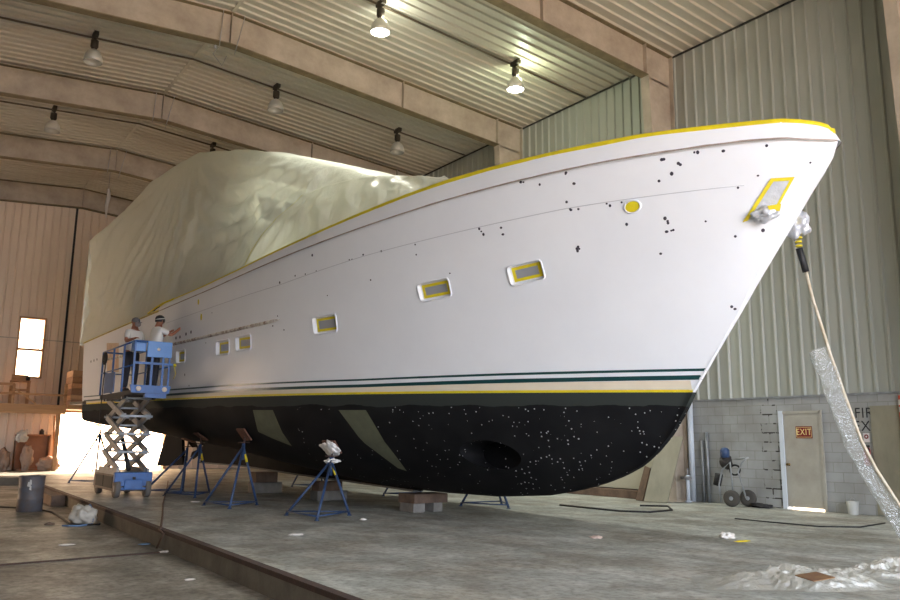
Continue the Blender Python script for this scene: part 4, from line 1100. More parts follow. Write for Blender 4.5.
# ------------------------------------------------------------------ people
def skin(name, verts, edges, radii, m, parent, root=0, sub=2):
    me = bpy.data.meshes.new(name); me.from_pydata([tuple(v) for v in verts], edges, []); me.update()
    o = bpy.data.objects.new(name, me); COL.objects.link(o)
    md = o.modifiers.new('s', 'SKIN'); md.use_smooth_shade = True
    sv = me.skin_vertices[0].data
    for i, r_ in enumerate(radii): sv[i].radius = (r_, r_) if not isinstance(r_, tuple) else r_; sv[i].use_root = (i == root)
    md2 = o.modifiers.new('u', 'SUBSURF'); md2.levels = sub; md2.render_levels = sub
    bpy.context.view_layer.update()
    nm = bpy.data.meshes.new_from_object(o.evaluated_get(bpy.context.evaluated_depsgraph_get()))
    o.modifiers.clear(); o.data = nm; nm.materials.clear(); nm.materials.append(m)
    for p in nm.polygons: p.use_smooth = True
    o.parent = parent; return o
M_skin = mat('skin', s3(150, 96, 72), .6)
M_tee = mat('white_tee', s3(222, 218, 212), .8, bump=.3, bscale=6)
M_pants = mat('dark_trousers', s3(48, 48, 56), .85, bump=.3, bscale=6)
def hand_chain(v, e, r, wrist_i, d, palmn):
    d = d.normalized(); side = d.cross(palmn).normalized()
    w = v[wrist_i]; p = w + d * .06; v.append(p); e.append((wrist_i, len(v) - 1)); r.append((.035, .022)); pi_ = len(v) - 1
    for k, (off, L_) in enumerate(((-.03, .07), (-.01, .08), (.01, .078), (.03, .06))):
        a_ = p + d * .035 + side * off; v.append(a_); e.append((pi_, len(v) - 1)); r.append(.011)
        b_ = a_ + d * L_ * .55 + palmn * .008; v.append(b_); e.append((len(v) - 2, len(v) - 1)); r.append(.0095)
        c_ = b_ + d * L_ * .4 + palmn * .022; v.append(c_); e.append((len(v) - 2, len(v) - 1)); r.append(.008)
    a_ = w + d * .03 - side * .045; v.append(a_); e.append((wrist_i, len(v) - 1)); r.append(.013)
    b_ = a_ + d * .04 - side * .015 + palmn * .01; v.append(b_); e.append((len(v) - 2, len(v) - 1)); r.append(.010)
def person(loc, rz, label, arms, lean=.1, headturn=0, shirt=M_tee, hat='helmet'):
    t = thing('person', label, 'person', loc, rz)
    # faces +Y locally
    fy = lambda z: lean * max(0, z - .9) * .9
    J = {'pel': V((0, 0, .95)), 'bel': V((0, fy(1.1), 1.1)), 'che': V((0, fy(1.32), 1.33)), 'nk': V((0, fy(1.48), 1.48)), 'hb': V((0, fy(1.55) + .01, 1.56)), 'hd': V((0, fy(1.65) + .02, 1.66)), 'ht': V((0, fy(1.7) + .015, 1.73))}
    v = [J[k] for k in ('pel', 'bel', 'che', 'nk', 'hb', 'hd', 'ht')]; e = [(0, 1), (1, 2), (2, 3), (3, 4), (4, 5), (5, 6)]; r = [(.15, .11), (.14, .10), (.16, .11), (.055, .055), (.06, .07), (.078, .095), (.055, .065)]
    legs = []
    for sx in (-1, 1):
        h = V((sx * .095, 0, .88)); k = V((sx * .11, .02, .5)); a_ = V((sx * .12, -.01, .09)); f = V((sx * .13, .13, .035))
        i0 = len(v); v += [h, k, a_, f]; e += [(0, i0), (i0, i0 + 1), (i0 + 1, i0 + 2), (i0 + 2, i0 + 3)]; r += [.09, .058, .04, (.04, .03)]; legs.append((h, k, a_, f))
    ar = []
    for sx, (el, wr) in zip((-1, 1), arms):
        sh = V((sx * .17, fy(1.42), 1.42)); i0 = len(v); v += [sh, sh + V(el), sh + V(el) + V(wr)]; e += [(2, i0), (i0, i0 + 1), (i0 + 1, i0 + 2)]; r += [.06, .043, .03]
        ar.append((sh, v[i0 + 1], v[i0 + 2])); hand_chain(v, e, r, i0 + 2, V(wr), V((0, 0, -1)) if abs(V(wr).normalized().z) < .8 else V((0, 1, 0)))
    skin('body', v, e, r, M_skin, t)
    # shirt
    v = [V((0, 0, .88)), J['bel'], J['che'], V((0, fy(1.46), 1.45))]; e = [(0, 1), (1, 2), (2, 3)]; r = [(.185, .145), (.182, .14), (.195, .145), (.085, .08)]
    for sh, el, wr in ar: i0 = len(v); v += [sh, sh.lerp(el, .75)]; e += [(2, i0), (i0, i0 + 1)]; r += [.08, .065]
    skin('shirt', v, e, r, shirt, t)
    v = [V((0, 0, 1.04)), V((0, 0, .9))]; e = [(0, 1)]; r = [(.165, .13), (.17, .135)]
    for h, k, a_, f in legs: i0 = len(v); v += [h - V((0, 0, .08)), k, a_ + V((0, 0, .0))]; e += [(1, i0), (i0, i0 + 1), (i0 + 1, i0 + 2)]; r += [.11, .08, .065]
    skin('trousers', v, e, r, M_pants, t)
    for h, k, a_, f in legs:
        b = MB(); bmesh.ops.create_icosphere(b.bm, subdivisions=3, radius=1)
        for q_ in b.bm.verts: q_.co = V((f.x + q_.co.x * .052, f.y - .05 + q_.co.y * .14, max(q_.co.z * .06, -.045) + .046))
        for q_ in b.bm.faces: q_.smooth = True
        b.build('shoe', M_dark, t)
    hc_ = J['hd']; R_ = Matrix.Translation(hc_) @ Matrix.Rotation(headturn, 4, 'Z')
    # face
    b = MB()
    b.lathe([(.001, -.0), (.016, .01), (.012, .04), (.001, .055)], 8, R_ @ Matrix.Translation((0, .092, -.035)) @ Matrix.Rotation(-.15, 4, 'X'), cap=False)
    for sx in (-1, 1): b.lathe([(.001, 0), (.02, .004), (.03, .012), (.022, .018), (.001, .02)], 10, R_ @ Matrix.Translation((sx * .076, 0, -.01)) @ Matrix.Rotation(sx * PI / 2, 4, 'Y') @ Matrix.Diagonal((1.2, .7, 1, 1)), cap=False)
    b.build('nose_ears', M_skin, t)
    b = MB()
    for sx in (-1, 1): b.lathe([(.001, .0), (.011, .004), (.013, .0)], 8, R_ @ Matrix.Translation((sx * .032, .088, .0)) @ Matrix.Rotation(-PI / 2, 4, 'X'), cap=False)
    b.box((-.025, .082, -.062), (.025, .09, -.056), R_); b.build('eyes_mouth', M_dark, t)
    if hat == 'helmet':
        b = MB(); b.lathe([(.102, -.055), (.108, -.01), (.104, .04), (.08, .085), (.04, .108), (.001, .115)], 20, R_ @ Matrix.Translation((0, -.008, .015)) @ Matrix.Diagonal((.9, 1.08, 1, 1)), cap=False); hh = b.build('cap', mat('cap_black', s3(30, 28, 30), .6), t)
        b = MB(); b.tube([R_ @ V((.098 * .92 * math.cos(a_), -.008 + .098 * 1.1 * math.sin(a_), .035 + .02 * math.sin(a_))) for a_ in [k * PI / 10 for k in range(20)]], .01, 6, closed=True); b.build('cap_band', M_tee, hh)
    else:
        b = MB(); b.lathe([(.1, -.03), (.104, .02), (.09, .07), (.04, .1), (.001, .104)], 20, R_ @ Matrix.Translation((0, -.005, .015)) @ Matrix.Diagonal((.9, 1.06, 1, 1)), cap=False)
        b.box((-.06, .09, .0), (.06, .17, .012), R_ @ Matrix.Rotation(-.1, 4, 'X')); b.build('cap', mat('cap_grey', s3(96, 94, 96), .7), t)
        b = MB(); b.tube([R_ @ V((0.06 * math.cos(a_) , .098 , -.05 + .05 * math.sin(a_))) for a_ in [k * PI / 8 for k in range(16)]], .018, 6, closed=True); b.lathe([(.001, .02), (.04, .01), (.055, 0)], 12, R_ @ Matrix.Translation((0, .095, -.05)) @ Matrix.Rotation(-PI / 2, 4, 'X'), cap=False); b.build('respirator', mat('respirator', s3(120, 110, 106), .6), t)
    return t
person((5.0, 18.85, PZ), -PI / 2 + .25, 'worker in white shirt and black cap reaching to the hull from the lift', (((-.05, .2, -.12), (.02, .24, .16)), ((.07, .22, -.1), (-.04, .24, .2))), .12, 0)
person((4.7, 19.6, PZ), PI + .3, 'worker in grey cap and mask standing farther back on the lift', (((-.06, .05, -.26), (.08, .2, .02)), ((.08, .1, -.24), (-.05, .22, .05))), .06, .0, mat('pale_shirt', s3(200, 196, 190), .8), 'cap')

# ------------------------------------------------------------------ wall side equipment
# standpipes
def vpipe(y, x, z0, z1, r, label, m=None):
    b = MB(); b.tube([(x, y, z0), (x, y, z1)], r, 12)
    return tag(b.build('wall_pipe', m or M_galv), label, 'pipe')
vpipe(12.45, W - .12, 0, 2.34, .07, 'thick pale standpipe rising from floor to siding beside the steel column', M_frame)
vpipe(12.17, W - .08, 0, 1.42, .03, 'thin short pale pipe, left of the two thin wall pipes')
vpipe(12.03, W - .08, 0, 1.62, .032, 'thin taller pale pipe, right of the two thin wall pipes')
vl = thing('hydrant_valve', 'grey valve on a short floor pipe beside the standpipe', 'valve', (W - .42, 12.35, 0))
b = MB(); b.tube([(0, 0, 0), (0, 0, .62)], .045, 10); b.lathe([(.09, 0), (.09, .03), (.05, .04)], 12); b.build('riser', M_frame, vl)
b = MB(); b.tube([(-.02, .16, .55), (-.02, -.1, .55)], .045, 10); b.tube([(0, 0, .6), (0, 0, .78)], .02, 8); b.build('valve_body', M_grey, vl)
# leaning sheets
def slab_between(name, pts, thick, m, label, cat):
    pts = [V(p) for p in pts]; n = (pts[1] - pts[0]).cross(pts[2] - pts[0]).normalized() * thick
    b = MB(); k = len(pts); b.faces(pts + [p + n for p in pts], [tuple(range(k)), tuple(range(2 * k - 1, k - 1, -1))] + [(i, (i + 1) % k, (i + 1) % k + k, i + k) for i in range(k)])
    return tag(b.build(name, m), label, cat)
pA, pB = on_plane(648, 501, 2, 0), on_plane(671, 504, 2, 0)
slab_between('plank', [(14.75, 12.9, 0.0), (14.95, 12.38, 0.0), (15.5, 12.3, 1.5), (15.3, 12.86, 1.5)], .04, M_ply, 'wide weathered plank leaning behind the bow near the pipes', 'plank')
M_bw = mat('beige_sheet', s3(172, 168, 150), .75, 0, s3(156, 152, 134), 1.2, .8)
slab_between('leaning_sheet', [(15.6, 16.9, .22), (15.5, 13.0, .22), (15.85, 12.75, 2.0), (15.9, 17.0, 2.0)], .03, M_bw, 'long beige sheet leaning on the wall behind the forefoot', 'sheet')
slab_between('board', [(15.0, 13.35, 0), (14.9, 13.05, 0), (15.15, 13.0, .75), (15.3, 13.3, .8)], .03, M_oldwood, 'short dark board leaning behind the weathered plank', 'board')
b = MB(); b.box((15.3, 13.3, 0), (15.75, 17.2, .2), bevel=.01); tag(b.build('pallet_timber', M_oldwood), 'long dark timber lying on the floor under the beige sheet', 'timber')
# sprayer cart
ct = thing('sprayer_cart', 'wheeled paint sprayer cart with grey tubular handle by the block wall', 'cart', (15.55, 11.15, 0), .0)
def c_at(px, py, x): p = on_plane(px, py, 0, x); return p - V((15.55, 11.15, 0))
for (px_, py_, x_) in ((731.5, 496, 15.35), (748, 494.5, 15.75)):
    c_ = c_at(px_, py_, x_); c_.z = .18
    b = MB(); Mx = Matrix.Translation(c_) @ Matrix.Rotation(.25, 4, 'Z') @ Matrix.Rotation(PI / 2, 4, 'Y')
    b.lathe([(.09, -.035), (.17, -.04), (.18, -.02), (.18, .02), (.17, .04), (.09, .035)], 24, Mx); wv = b.build('wheel', M_dark if False else mat('tyre', s3(70, 66, 60), .8), ct)
    b = MB(); b.lathe([(.03, -.04), (.09, -.02), (.09, .02), (.03, .04)], 16, Mx); b.build('wheel_rim', M_galv, wv)
b = MB()
for dx in (-.2, .16):
    q = [(724, 480), (722, 470), (727, 462), (733, 459)]
    pts = [c_at(x, y, 15.55 + dx) for x, y in [(721, 502), (719, 485), (722, 470), (730, 462), (733, 492)]]; b.tube(pts, .018, 8)
    pts = [c_at(x, y, 15.55 + dx) for x, y in [(746, 498), (738, 472), (742, 462), (748, 457.5)]]; b.tube(pts, .018, 8)
b.tube([c_at(748, 457.5, 15.35), c_at(748, 457.5, 15.71)], .018, 8); b.tube([c_at(735, 459, 15.4), c_at(748, 457.5, 15.4)], .018, 8)
b.build('tube_frame', M_galv, ct)
lump('motor', c_at(726, 462, 15.5), (.12, .14, .15), mat('motor_dark', s3(62, 58, 56), .5, .3), ct, 2, .25)
b = MB(); b.lathe([(.03, 0), (.1, .02), (.1, .18), (.06, .22), (.02, .23)], 14, Matrix.Translation(c_at(725, 458, 15.45))); b.build('motor_cap', mat('motor_blue', s3(50, 70, 104), .5), ct)
b = MB(); b.tube([c_at(719, 474, 15.5), c_at(717, 485, 15.5)], .09, 10); b.build('pump', M_dark, ct)
b = MB(); b.tube([c_at(735 + 5 * math.cos(a_), 470 + 5 * math.sin(a_), 15.5) for a_ in [k * PI / 7 for k in range(14)]], .02, 6, closed=True); b.build('hose_coil', M_hose, ct)
lump('rag_heap', (15.75, 10.5, .04), (.14, .25, .05), M_dark, None, 4, .5); tag(bpy.data.objects['rag_heap'], 'dark low heap of rags against the wall left of the door', 'rags')
bk = thing('bucket', 'small pale bucket on the floor by the plywood panel', 'bucket', (15.85, 8.55, 0))
b = MB(); b.lathe([(.09, 0), (.12, .26), (.11, .26), (.08, .02)], 16, cap=False); b.lathe([(.001, .01), (.085, .01)], 16, cap=False); b.build('pail', mat('pail', s3(170, 170, 164), .5), bk)
b = MB(); b.tube([(-.12, 0, .24), (-.08, 0, .3), (0, 0, .33), (.08, 0, .3), (.12, 0, .24)], .005, 6); b.build('handle', M_galv, bk)

# ------------------------------------------------------------------ far end
dk = thing('mezzanine_platform', 'timber loft platform with guard rail under the tall window', 'platform', (0, 0, 0))
b = MB(); b.box((XL + .1, 35.4, 2.36), (6.12, 37.0, 2.56)); b.box((XL + .1, 35.3, 2.24), (6.12, 35.4, 2.6)); b.build('deck', M_wood, dk)
b = MB(); b.box((XL + .1, 35.3, 3.3), (4.2, 35.38, 3.4)); b.box((XL + .1, 35.3, 2.95), (6.1, 35.38, 3.03)); b.build('guard_rail', M_wood, dk)
for x in (1.0, 2.6, 4.18, 6.05):
    b = MB(); b.box((x - .05, 35.3, 2.6), (x + .05, 35.4, 3.35 if x < 5 else 3.45)); b.build('rail_post', M_wood, dk)
b = MB(); b.bar((4.2, 35.34, 3.2), (5.0, 35.34, 2.62), .05, .09, up=(0, 1, 0)); b.build('brace', M_wood, dk)
for x in (1.0, 5.9):
    b = MB(); b.box((x - .07, 35.4, 0), (x + .07, 35.54, 2.3)); b.build('support_post', M_wood, dk)
ch = thing('loft_table', 'small wooden table standing on the loft under the window', 'table', (4.5, 36.3, 2.56))
b = MB(); b.box((-.35, -.25, .95), (.35, .25, 1.0)); b.build('tabletop', M_wood, ch)
b = MB(); b.box((-.33, -.23, .6), (.33, .23, .66)); b.build('shelf', M_wood, ch)
for x in (-.31, .31):
    for y in (-.22, .22): b = MB(); b.box((x - .03, y - .03, 0), (x + .03, y + .03, .95)); b.build('leg', M_wood, ch)
b = MB(); b.box((-.3, .18, 1.0), (.3, .22, 1.25)); b.build('back_board', M_wood, ch)
pb2 = lump('dark_pot', (4.78, 36.4, 3.66), (.08, .08, .11), M_dark, None, 1, .1); tag(pb2, 'small dark pot on the corner of the loft table', 'pot')
# stacked lumber on a rack above the opening
n_l = 0
names = ('topmost', 'second from the top', 'third from the top', 'fourth from the top', 'fifth from the top', 'lowest')
cols_ = [s3(170, 130, 108), s3(206, 168, 134), s3(150, 114, 90), s3(196, 150, 112), s3(160, 118, 84), s3(200, 158, 120)]
zz = 2.62
for k in range(6):
    hgt = (.2, .2, .26, .22, .26, .26)[k]; b = MB(); b.box((6.2, 35.0 + .05 * (k % 2), zz), (8.6 + .2 * (k % 3), 36.4, zz + hgt - .015), bevel=.01)
    o = b.build('lumber_board', mat('lumber_%d' % k, cols_[k], .75, 0, tuple(c * .7 for c in cols_[k]), 2, .7, stretch=(1, 1, 5)))
    tag(o, 'wide board layer in the lumber stack over the doorway, ' + names[5 - k], 'lumber board', 'boards stacked above the far doorway'); zz += hgt
rk = thing('lumber_rack', 'timber shelf carrying the stacked boards above the far doorway', 'rack')
b = MB(); b.box((6.1, 34.95, 2.44), (9.6, 36.9, 2.60)); b.build('shelf', M_wood, rk)
b = MB(); b.bar((9.5, 35.0, 2.5), (9.5, 36.95, 1.6), .1, .1); b.build('bracket', M_wood, rk)
# cabinet & junk
cb2 = thing('wooden_crate', 'open orange-brown wooden crate standing against the far wall', 'crate', (5.2, 36.5, 0))
b = MB(); b.box((-.62, .25, .0), (.62, .3, 1.42)); b.box((-.62, -.3, 0), (-.57, .3, 1.42)); b.box((.57, -.3, 0), (.62, .3, 1.42)); b.box((-.62, -.3, 1.38), (.62, .3, 1.43)); b.box((-.62, -.3, 0), (.62, .3, .06))
b.build('carcass', mat('orange_wood', s3(160, 112, 78), .6, 0, s3(128, 88, 62), 2, .8), cb2)
for (x, r_, h_, lab, m_) in ((4.95, .06, .2, 'small white bottle on top of the wooden crate', M_bulb), (5.5, .09, .22, 'dark can on top of the wooden crate', M_dark)):
    b = MB(); b.lathe([(r_, 0), (r_, h_ * .7), (r_ * .5, h_ * .85), (r_ * .5, h_)], 12); o = b.build('bottle', m_); o.location = (x, 36.5, 1.43); tag(o, lab, 'bottle')
lump('cloth', (4.75, 36.15, 1.35), (.22, .12, .22), M_bulb, None, 6, .5); tag(bpy.data.objects['cloth'], 'white cloth hanging over the corner of the wooden crate', 'cloth')
M_bag = mat('dusty_bag', s3(178, 150, 130), .8, 0, s3(140, 112, 92), 3, .9)
for nm, c_, r_, lab in (('sack', (4.95, 35.8, .5), (.22, .22, .48), 'upright dusty sack slumped in front of the wooden crate'), ('sack', (5.75, 35.8, .28), (.42, .25, .28), 'low dusty sack lying right of the upright sack'), ('sack', (4.15, 35.9, .42), (.22, .28, .42), 'dusty sack left of the wooden crate'), ('debris_bag', (3.3, 35.7, .4), (.55, .45, .5), 'big heap of dark bags at the left edge by the far wall')):
    o = lump(nm, c_, r_, M_bag if nm == 'sack' else mat('dark_bag', s3(104, 88, 78), .7), None, c_[0], .35); tag(o, lab, 'sack')
b = MB(); b.tube([(6.02, 36.3, 0), (5.95, 36.7, 2.2)], .04, 8); tag(b.build('pole', M_wood), 'pale pole leaning beside the far doorway', 'pole')
# ------------------------------------------------------------------ lower floor items
dm = thing('oil_drum', 'dark grey steel drum with a white smear on the lower floor', 'drum', (2.86, 19.6, -.26))
b = MB(); b.lathe([(.245, 0), (.255, .01), (.25, .24), (.26, .26), (.25, .28), (.25, .48), (.26, .5), (.25, .52), (.255, .72), (.262, .74), (.25, .75), (.24, .74), (.235, .3)], 28, cap=False); b.lathe([(.001, .3), (.235, .3)], 28, cap=False); b.build('shell', mat('drum_paint', s3(92, 96, 104), .6, .1, s3(96, 76, 62), 4, .8), dm)
p_ = at_depth(26, 487, 1); b = MB()
for dz_, da, w_ in ((0, 0, .09), (.05, .1, .06), (-.07, .12, .05)):
    a0 = -PI / 2 - .35 + da
    b.faces([(.264 * math.cos(a0 - w_ * 1.6), .295 * math.sin(a0 - w_ * 1.6), .54 + dz_), (.264 * math.cos(a0 + w_ * 1.6), .295 * math.sin(a0 + w_ * 1.6), .52 + dz_), (.264 * math.cos(a0 + w_), .295 * math.sin(a0 + w_), .62 + dz_), (.264 * math.cos(a0 - w_), .295 * math.sin(a0 - w_), .63 + dz_)], [(0, 1, 2, 3)])
b.build('white_smear', M_bulb, dm)
b = MB(); b.box((-.15, -1.9, 0), (.15, 1.9, .24), bevel=.012); o = b.build('curb_timber', M_oldwood); o.location = (3.66, 22.6, -.26); o.rotation_euler = (0, 0, -.03); tag(o, 'long dark square timber lying along the slab edge behind the drum', 'timber')
bg = thing('plastic_bag', 'crumpled white bag tied with blue strap lying below the slab edge', 'bag', (3.3, 16.35, -.26))
lump('bag', (0, 0, .13), (.22, .3, .2), mat('bag_white', s3(196, 190, 180), .6, 0, s3(160, 152, 140), 5, .8), bg, 5, .4)
b = MB(); b.tube([(.1, -.3, .05), (.12, -.2, .2), (.1, 0, .34), (.02, .2, .2)], .02, 6); b.tube([(.1, -.3, .02), (-.15, -.5, .01), (-.4, -.3, .01)], .02, 6); b.build('strap', mat('strap_blue', s3(90, 120, 160), .6), bg)
b = MB(); pts = [on_plane(x, y, 2, -.245) for x, y in ((-20, 506), (0, 507), (15, 507.5), (42, 510), (52, 512), (62, 518), (70, 524), (84, 525), (100, 524))]; b.tube(pts, .018, 6); tag(b.build('floor_cable', M_hose), 'black cable running past the drum on the lower floor', 'cable')
b = MB(); a_, c_ = on_plane(-30, 567.5, 2, -.255), on_plane(159, 552.5, 2, -.255); b.bar(a_, c_, .07, .02); tag(b.build('steel_channel', M_rust), 'dark rusty steel strip set across the lower floor', 'steel strip')
b = MB(); pts = [on_plane(x, y, 2, .02) for x, y in ((161, 528), (162.5, 515), (163, 504), (165, 496), (167, 488), (168, 481))]; ex = curb_x(pts[0].y) - .04; e0 = V((ex - .02, pts[0].y - .1, -.24)); pts = [V((ex, pts[0].y - .05, .005)), *pts]
b.tube([e0, V((curb_x(11.5) - .03, pts[0].y - .3, -.02)), *pts], .016, 6); tag(b.build('rope', mat('rope', s3(96, 74, 60), .9)), 'thin brown rope lying from the slab edge back to the stands', 'rope')
# litter
def scrap(name, px, py, z, size, m, label, cat, amp=.5, seed=1):
    c_ = on_plane(px, py, 2, z); o = lump(name, (c_.x, c_.y, z + size[2] * .55), size, m, None, seed, amp); return tag(o, label, cat)
M_paper = mat('paper', s3(214, 208, 200), .7)
M_rag = mat('pinkish_rag', s3(198, 176, 164), .8)
scrap('paper_scrap', 596, 538, 0, (.1, .07, .02), M_rag, 'pinkish scrap lying on the open slab below the forefoot', 'scrap', seed=3)
scrap('crumpled_paper', 727, 538, 0, (.12, .08, .05), M_paper, 'crumpled white masking paper on the slab near the bow', 'paper', seed=5)
scrap('tape_scrap', 742, 541.5, 0, (.13, .05, .01), M_yel, 'curled yellow tape scrap beside the crumpled paper', 'tape', seed=7)
scrap('paper_scrap', 363, 520, 0, (.05, .04, .02), M_paper, 'tiny pale scrap right of the nearest boat stand', 'scrap', seed=8)
scrap('paper_scrap', 296, 535, 0, (.1, .06, .015), M_paper, 'pale flat scrap on the slab in front of the nearest stand', 'scrap', seed=9)
scrap('paper_scrap', 195, 502, 0, (.09, .05, .015), M_paper, 'small white scrap between the two rear stands', 'scrap', seed=10)
scrap('paper_scrap', 166, 552, -.26, (.1, .04, .015), M_paper, 'white scrap at the foot of the slab edge by the steel strip', 'scrap', seed=11)
scrap('paper_scrap', 145, 544.5, -.26, (.09, .04, .012), mat('blue_scrap', s3(120, 150, 180), .7), 'pale blue scrap on the lower floor near the steel strip', 'scrap', seed=12)
scrap('paper_scrap', 67, 545, -.26, (.1, .05, .01), M_paper, 'white scrap in the middle of the lower floor', 'scrap', seed=13)
scrap('paper_scrap', 190, 580, -.26, (.06, .03, .01), M_paper, 'small white scrap on the lower floor nearest the camera', 'scrap', seed=14)
scrap('stone_chip', 49, 525, -.26, (.08, .05, .03), M_oldwood, 'dark chip lying on the lower floor right of the drum', 'chip', seed=15)
# hose on floor behind forefoot
b = MB(); pts = [on_plane(x, y, 2, .018) for x, y in ((560, 505), (590, 508), (620, 511), (650, 512), (672, 510), (668, 506), (640, 505.5))]
b.tube(pts, .02, 6); tag(b.build('floor_hose', M_hose), 'dark hose looping over the slab behind the forefoot', 'hose')
b = MB(); b.tube([on_plane(x, y, 2, .015) for x, y in ((735, 518.5), (770, 522), (820, 526.5), (860, 527), (885, 523))], .012, 6); tag(b.build('floor_hose', M_hose), 'thin dark line lying on the slab in front of the door', 'hose')
# plastic film heap in the foreground
M_film = plastic('film_white', (.84, .83, .76), .5, .3, .2, .8, 9, .3, glossy=.12)
def film(name, c, rx, ry, h, label, seed, rz=0):
    b = MB(); n_ = 90; G = []
    for i in range(n_ + 1):
        row = []
        for j in range(n_ + 1):
            u, v_ = i / n_ * 2 - 1, j / n_ * 2 - 1
            r_ = math.sqrt(u * u + v_ * v_); edge = max(0, 1 - (r_ / (1 + .25 * noise.noise(V((math.atan2(v_, u) * 1.2, seed, 0))))) ** 2.2)
            p = V((u * 3, v_ * 3, seed))
            rid = lambda q: 1 - abs(noise.noise(q)) * 2.2
            z = h * edge * (.45 + .55 * noise.noise(p * .6) + .5 * rid(p * .9 + V((noise.noise(p), 0, 0))) * .7 + .22 * rid(p * 2.3) + .08 * rid(p * 5))
            z = max(z, 0) * min(1, edge * 3) + .006
            k = 1 + .15 * noise.noise(p * .8)
            x_, y_ = u * rx * k, v_ * ry * k
            row.append(V((c[0] + x_ * math.cos(rz) - y_ * math.sin(rz), c[1] + x_ * math.sin(rz) + y_ * math.cos(rz), z)))
        G.append(row)
    b.grid(G); 
    return tag(b.build(name, M_film), label, 'plastic film')
cF = on_plane(800, 585, 2, 0); cG = on_plane(870, 580, 2, 0)
film('plastic_film', (7.35, 4.55, 0), .95, .40, .17, 'crumpled clear plastic film heap on the slab with a brown square on it', 2, -.55)
film('plastic_film', (8.75, 4.35, 0), .55, .32, .17, 'crumpled clear plastic film heap at the right bottom edge', 7, -.6)
b = MB(); b.box((-.13, -.1, 0), (.13, .1, .008)); o = b.build('sandpaper_square', mat('sandpaper', s3(128, 96, 58), .9, 0, s3(92, 58, 44), 6, .8)); o.location = on_plane(815, 577, 2, .17); o.rotation_euler = (.1, -.06, -.2); tag(o, 'brown square of cardboard lying on the plastic film heap', 'cardboard')

# hooks and cords hanging at the ridge
for Y, lab in ((18.6, 'thin hanging wires with small hook at the ridge of the nearest beam'), (24.65, 'thin hanging wires at the ridge of the second beam'), (30.7, 'thin hanging wires at the ridge of the third beam')):
    t = thing('hanging_wire', lab, 'wire', (XC, Y, RIDGE - .1))
    b = MB(); b.tube([(-.25, 0, 0), (-.3, 0, -1.0)], .01, 5); b.tube([(.3, -.05, 0), (.1, 0, -1.1)], .01, 5); b.build('strand', M_galv, t)
    if Y < 20: b = MB(); b.tube([(-.3, 0, -1.0), (-.45, 0, -1.25), (-.2, 0, -1.5), (-.1, 0, -1.2)], .01, 5); b.lathe([(.001, -.06), (.04, -.03), (.04, .03), (.001, .06)], 8, Matrix.Translation((-.4, 0, -1.05)), cap=False); b.build('hook', M_grey, t)
t = thing('hanging_rope', 'pale frayed cord hanging from the ridge near the far end wall', 'cord', (6.5, 33.0, RIDGE - .1))
b = MB(); b.tube([(0, 0, 0), (0, 0, -1.0)], .012, 5); b.build('wire', M_galv, t)
b = MB(); b.tube([(0, 0, -.9), (.03, 0, -1.2), (-.02, 0, -1.6), (.0, 0, -2.1)], [.05, .08, .07, .02], 7); b.build('frayed_end', M_paper, t)

# ------------------------------------------------------------------ light
w = bpy.data.worlds.new('World'); bpy.context.scene.world = w; w.use_nodes = True
bg = w.node_tree.nodes['Background']; NW, LW = w.node_tree.nodes, w.node_tree.links
tcw = NW.new('ShaderNodeTexCoord'); spw = NW.new('ShaderNodeSeparateXYZ'); LW.new(tcw.outputs['Generated'], spw.inputs[0])
crw = NW.new('ShaderNodeMapRange'); crw.inputs[1].default_value = -.35; crw.inputs[2].default_value = .45; LW.new(spw.outputs[1], crw.inputs[0])
mxw = NW.new('ShaderNodeMix'); mxw.data_type = 'RGBA'; LW.new(crw.outputs[0], mxw.inputs[0]); mxw.inputs[6].default_value = (.95, 1.02, 1.17, 1); mxw.inputs[7].default_value = (2.2, 1.5, .95, 1)
LW.new(mxw.outputs[2], bg.inputs[0]); bg.inputs[1].default_value = 7.4
sun = bpy.data.lights.new('sun', 'SUN'); sun.energy = 26; sun.color = (1, .84, .66); sun.angle = .01
so = bpy.data.objects.new('sun', sun); COL.objects.link(so); so.rotation_euler = V((-.66, -.62, -.25)).to_track_quat('-Z', 'Y').to_euler()
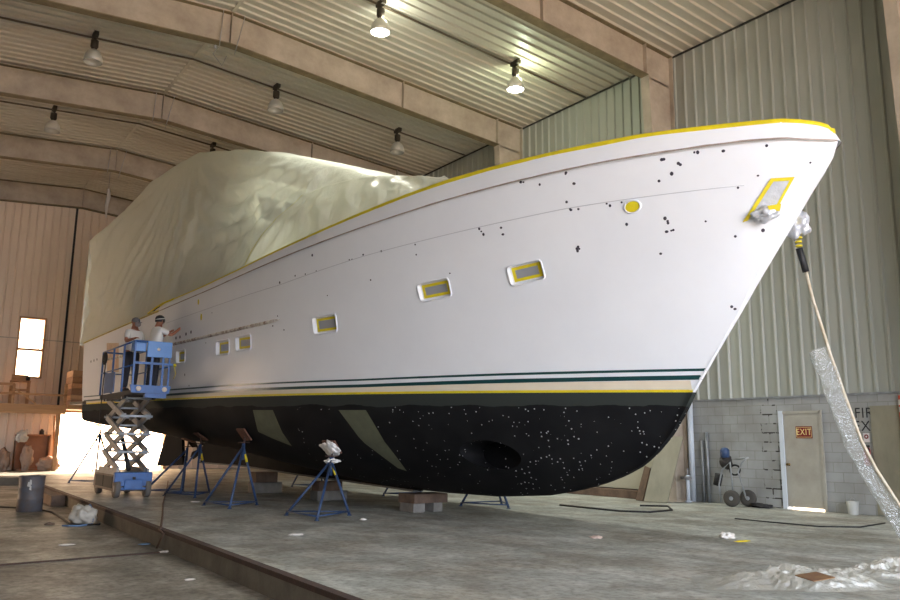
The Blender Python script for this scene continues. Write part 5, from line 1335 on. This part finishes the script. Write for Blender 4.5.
def portal(loc, size, d):
    L_ = bpy.data.lights.new('portal', 'AREA'); L_.shape = 'RECTANGLE'; L_.size, L_.size_y = size; L_.cycles.is_portal = True
    o = bpy.data.objects.new('portal', L_); COL.objects.link(o); o.location = loc; o.rotation_euler = V(d).to_track_quat('-Z', 'Z').to_euler(); return o
portal(((XL + 1.2 + W - 2) / 2, Y0 - .3, 4.2), (W - XL - 3.2, 9.0), (0, 1, 0))
portal(((ox0 + ox1) / 2, YE + .3, 1.18), (ox1 - ox0, 2.36), (0, -1, 0))
portal((XL - .3, 28.25, 1.05), (2.5, 6.5), (1, 0, 0))
portal(((wx0 + wx1) / 2, YE + .25, 5), (.9, 2.4), (0, -1, 0))

GR = {'boat_stand': 'tripod boat stands under the hull', 'bay_light': 'bay lights hanging from the ceiling', 'paper_scrap': 'paper scraps on the floor', 'sack': 'dusty sacks by the far wall', 'conduit': 'conduits across the ceiling', 'hanging_wire': 'wires hanging at the roof ridge', 'plastic_film': 'plastic film heaps on the slab', 'wall_pipe': 'pipes on the block wall', 'bottle': 'containers on the wooden crate', 'floor_hose': 'hoses lying on the slab', 'person': 'workers on the scissor lift'}
for o in bpy.context.scene.objects:
    if o.parent is None and o.get('category') and not o.get('group'):
        n_ = o.name.split('.')[0]
        if n_ in GR: o['group'] = GR[n_]
        elif n_ == 'timber_block': o['group'] = 'timber blocks under the keel'
# ------------------------------------------------------------------ camera and view
cam = bpy.data.cameras.new('camera'); co = bpy.data.objects.new('camera', cam); COL.objects.link(co)
cam.sensor_width = 36; cam.lens = F / 900 * 36; cam.clip_end = 300
co.matrix_world = Matrix(((_R.x, _U.x, -_fw.x, 0), (_R.y, _U.y, -_fw.y, 0), (_R.z, _U.z, -_fw.z, HC), (0, 0, 0, 1)))
sc = bpy.context.scene; sc.camera = co
sc.view_settings.view_transform = 'Standard'; sc.view_settings.look = 'None'; sc.view_settings.exposure = 0.3; sc.view_settings.gamma = 1
sc.cycles.max_bounces = 8; sc.cycles.diffuse_bounces = 5; sc.cycles.transparent_max_bounces = 12; sc.cycles.sample_clamp_indirect = 6
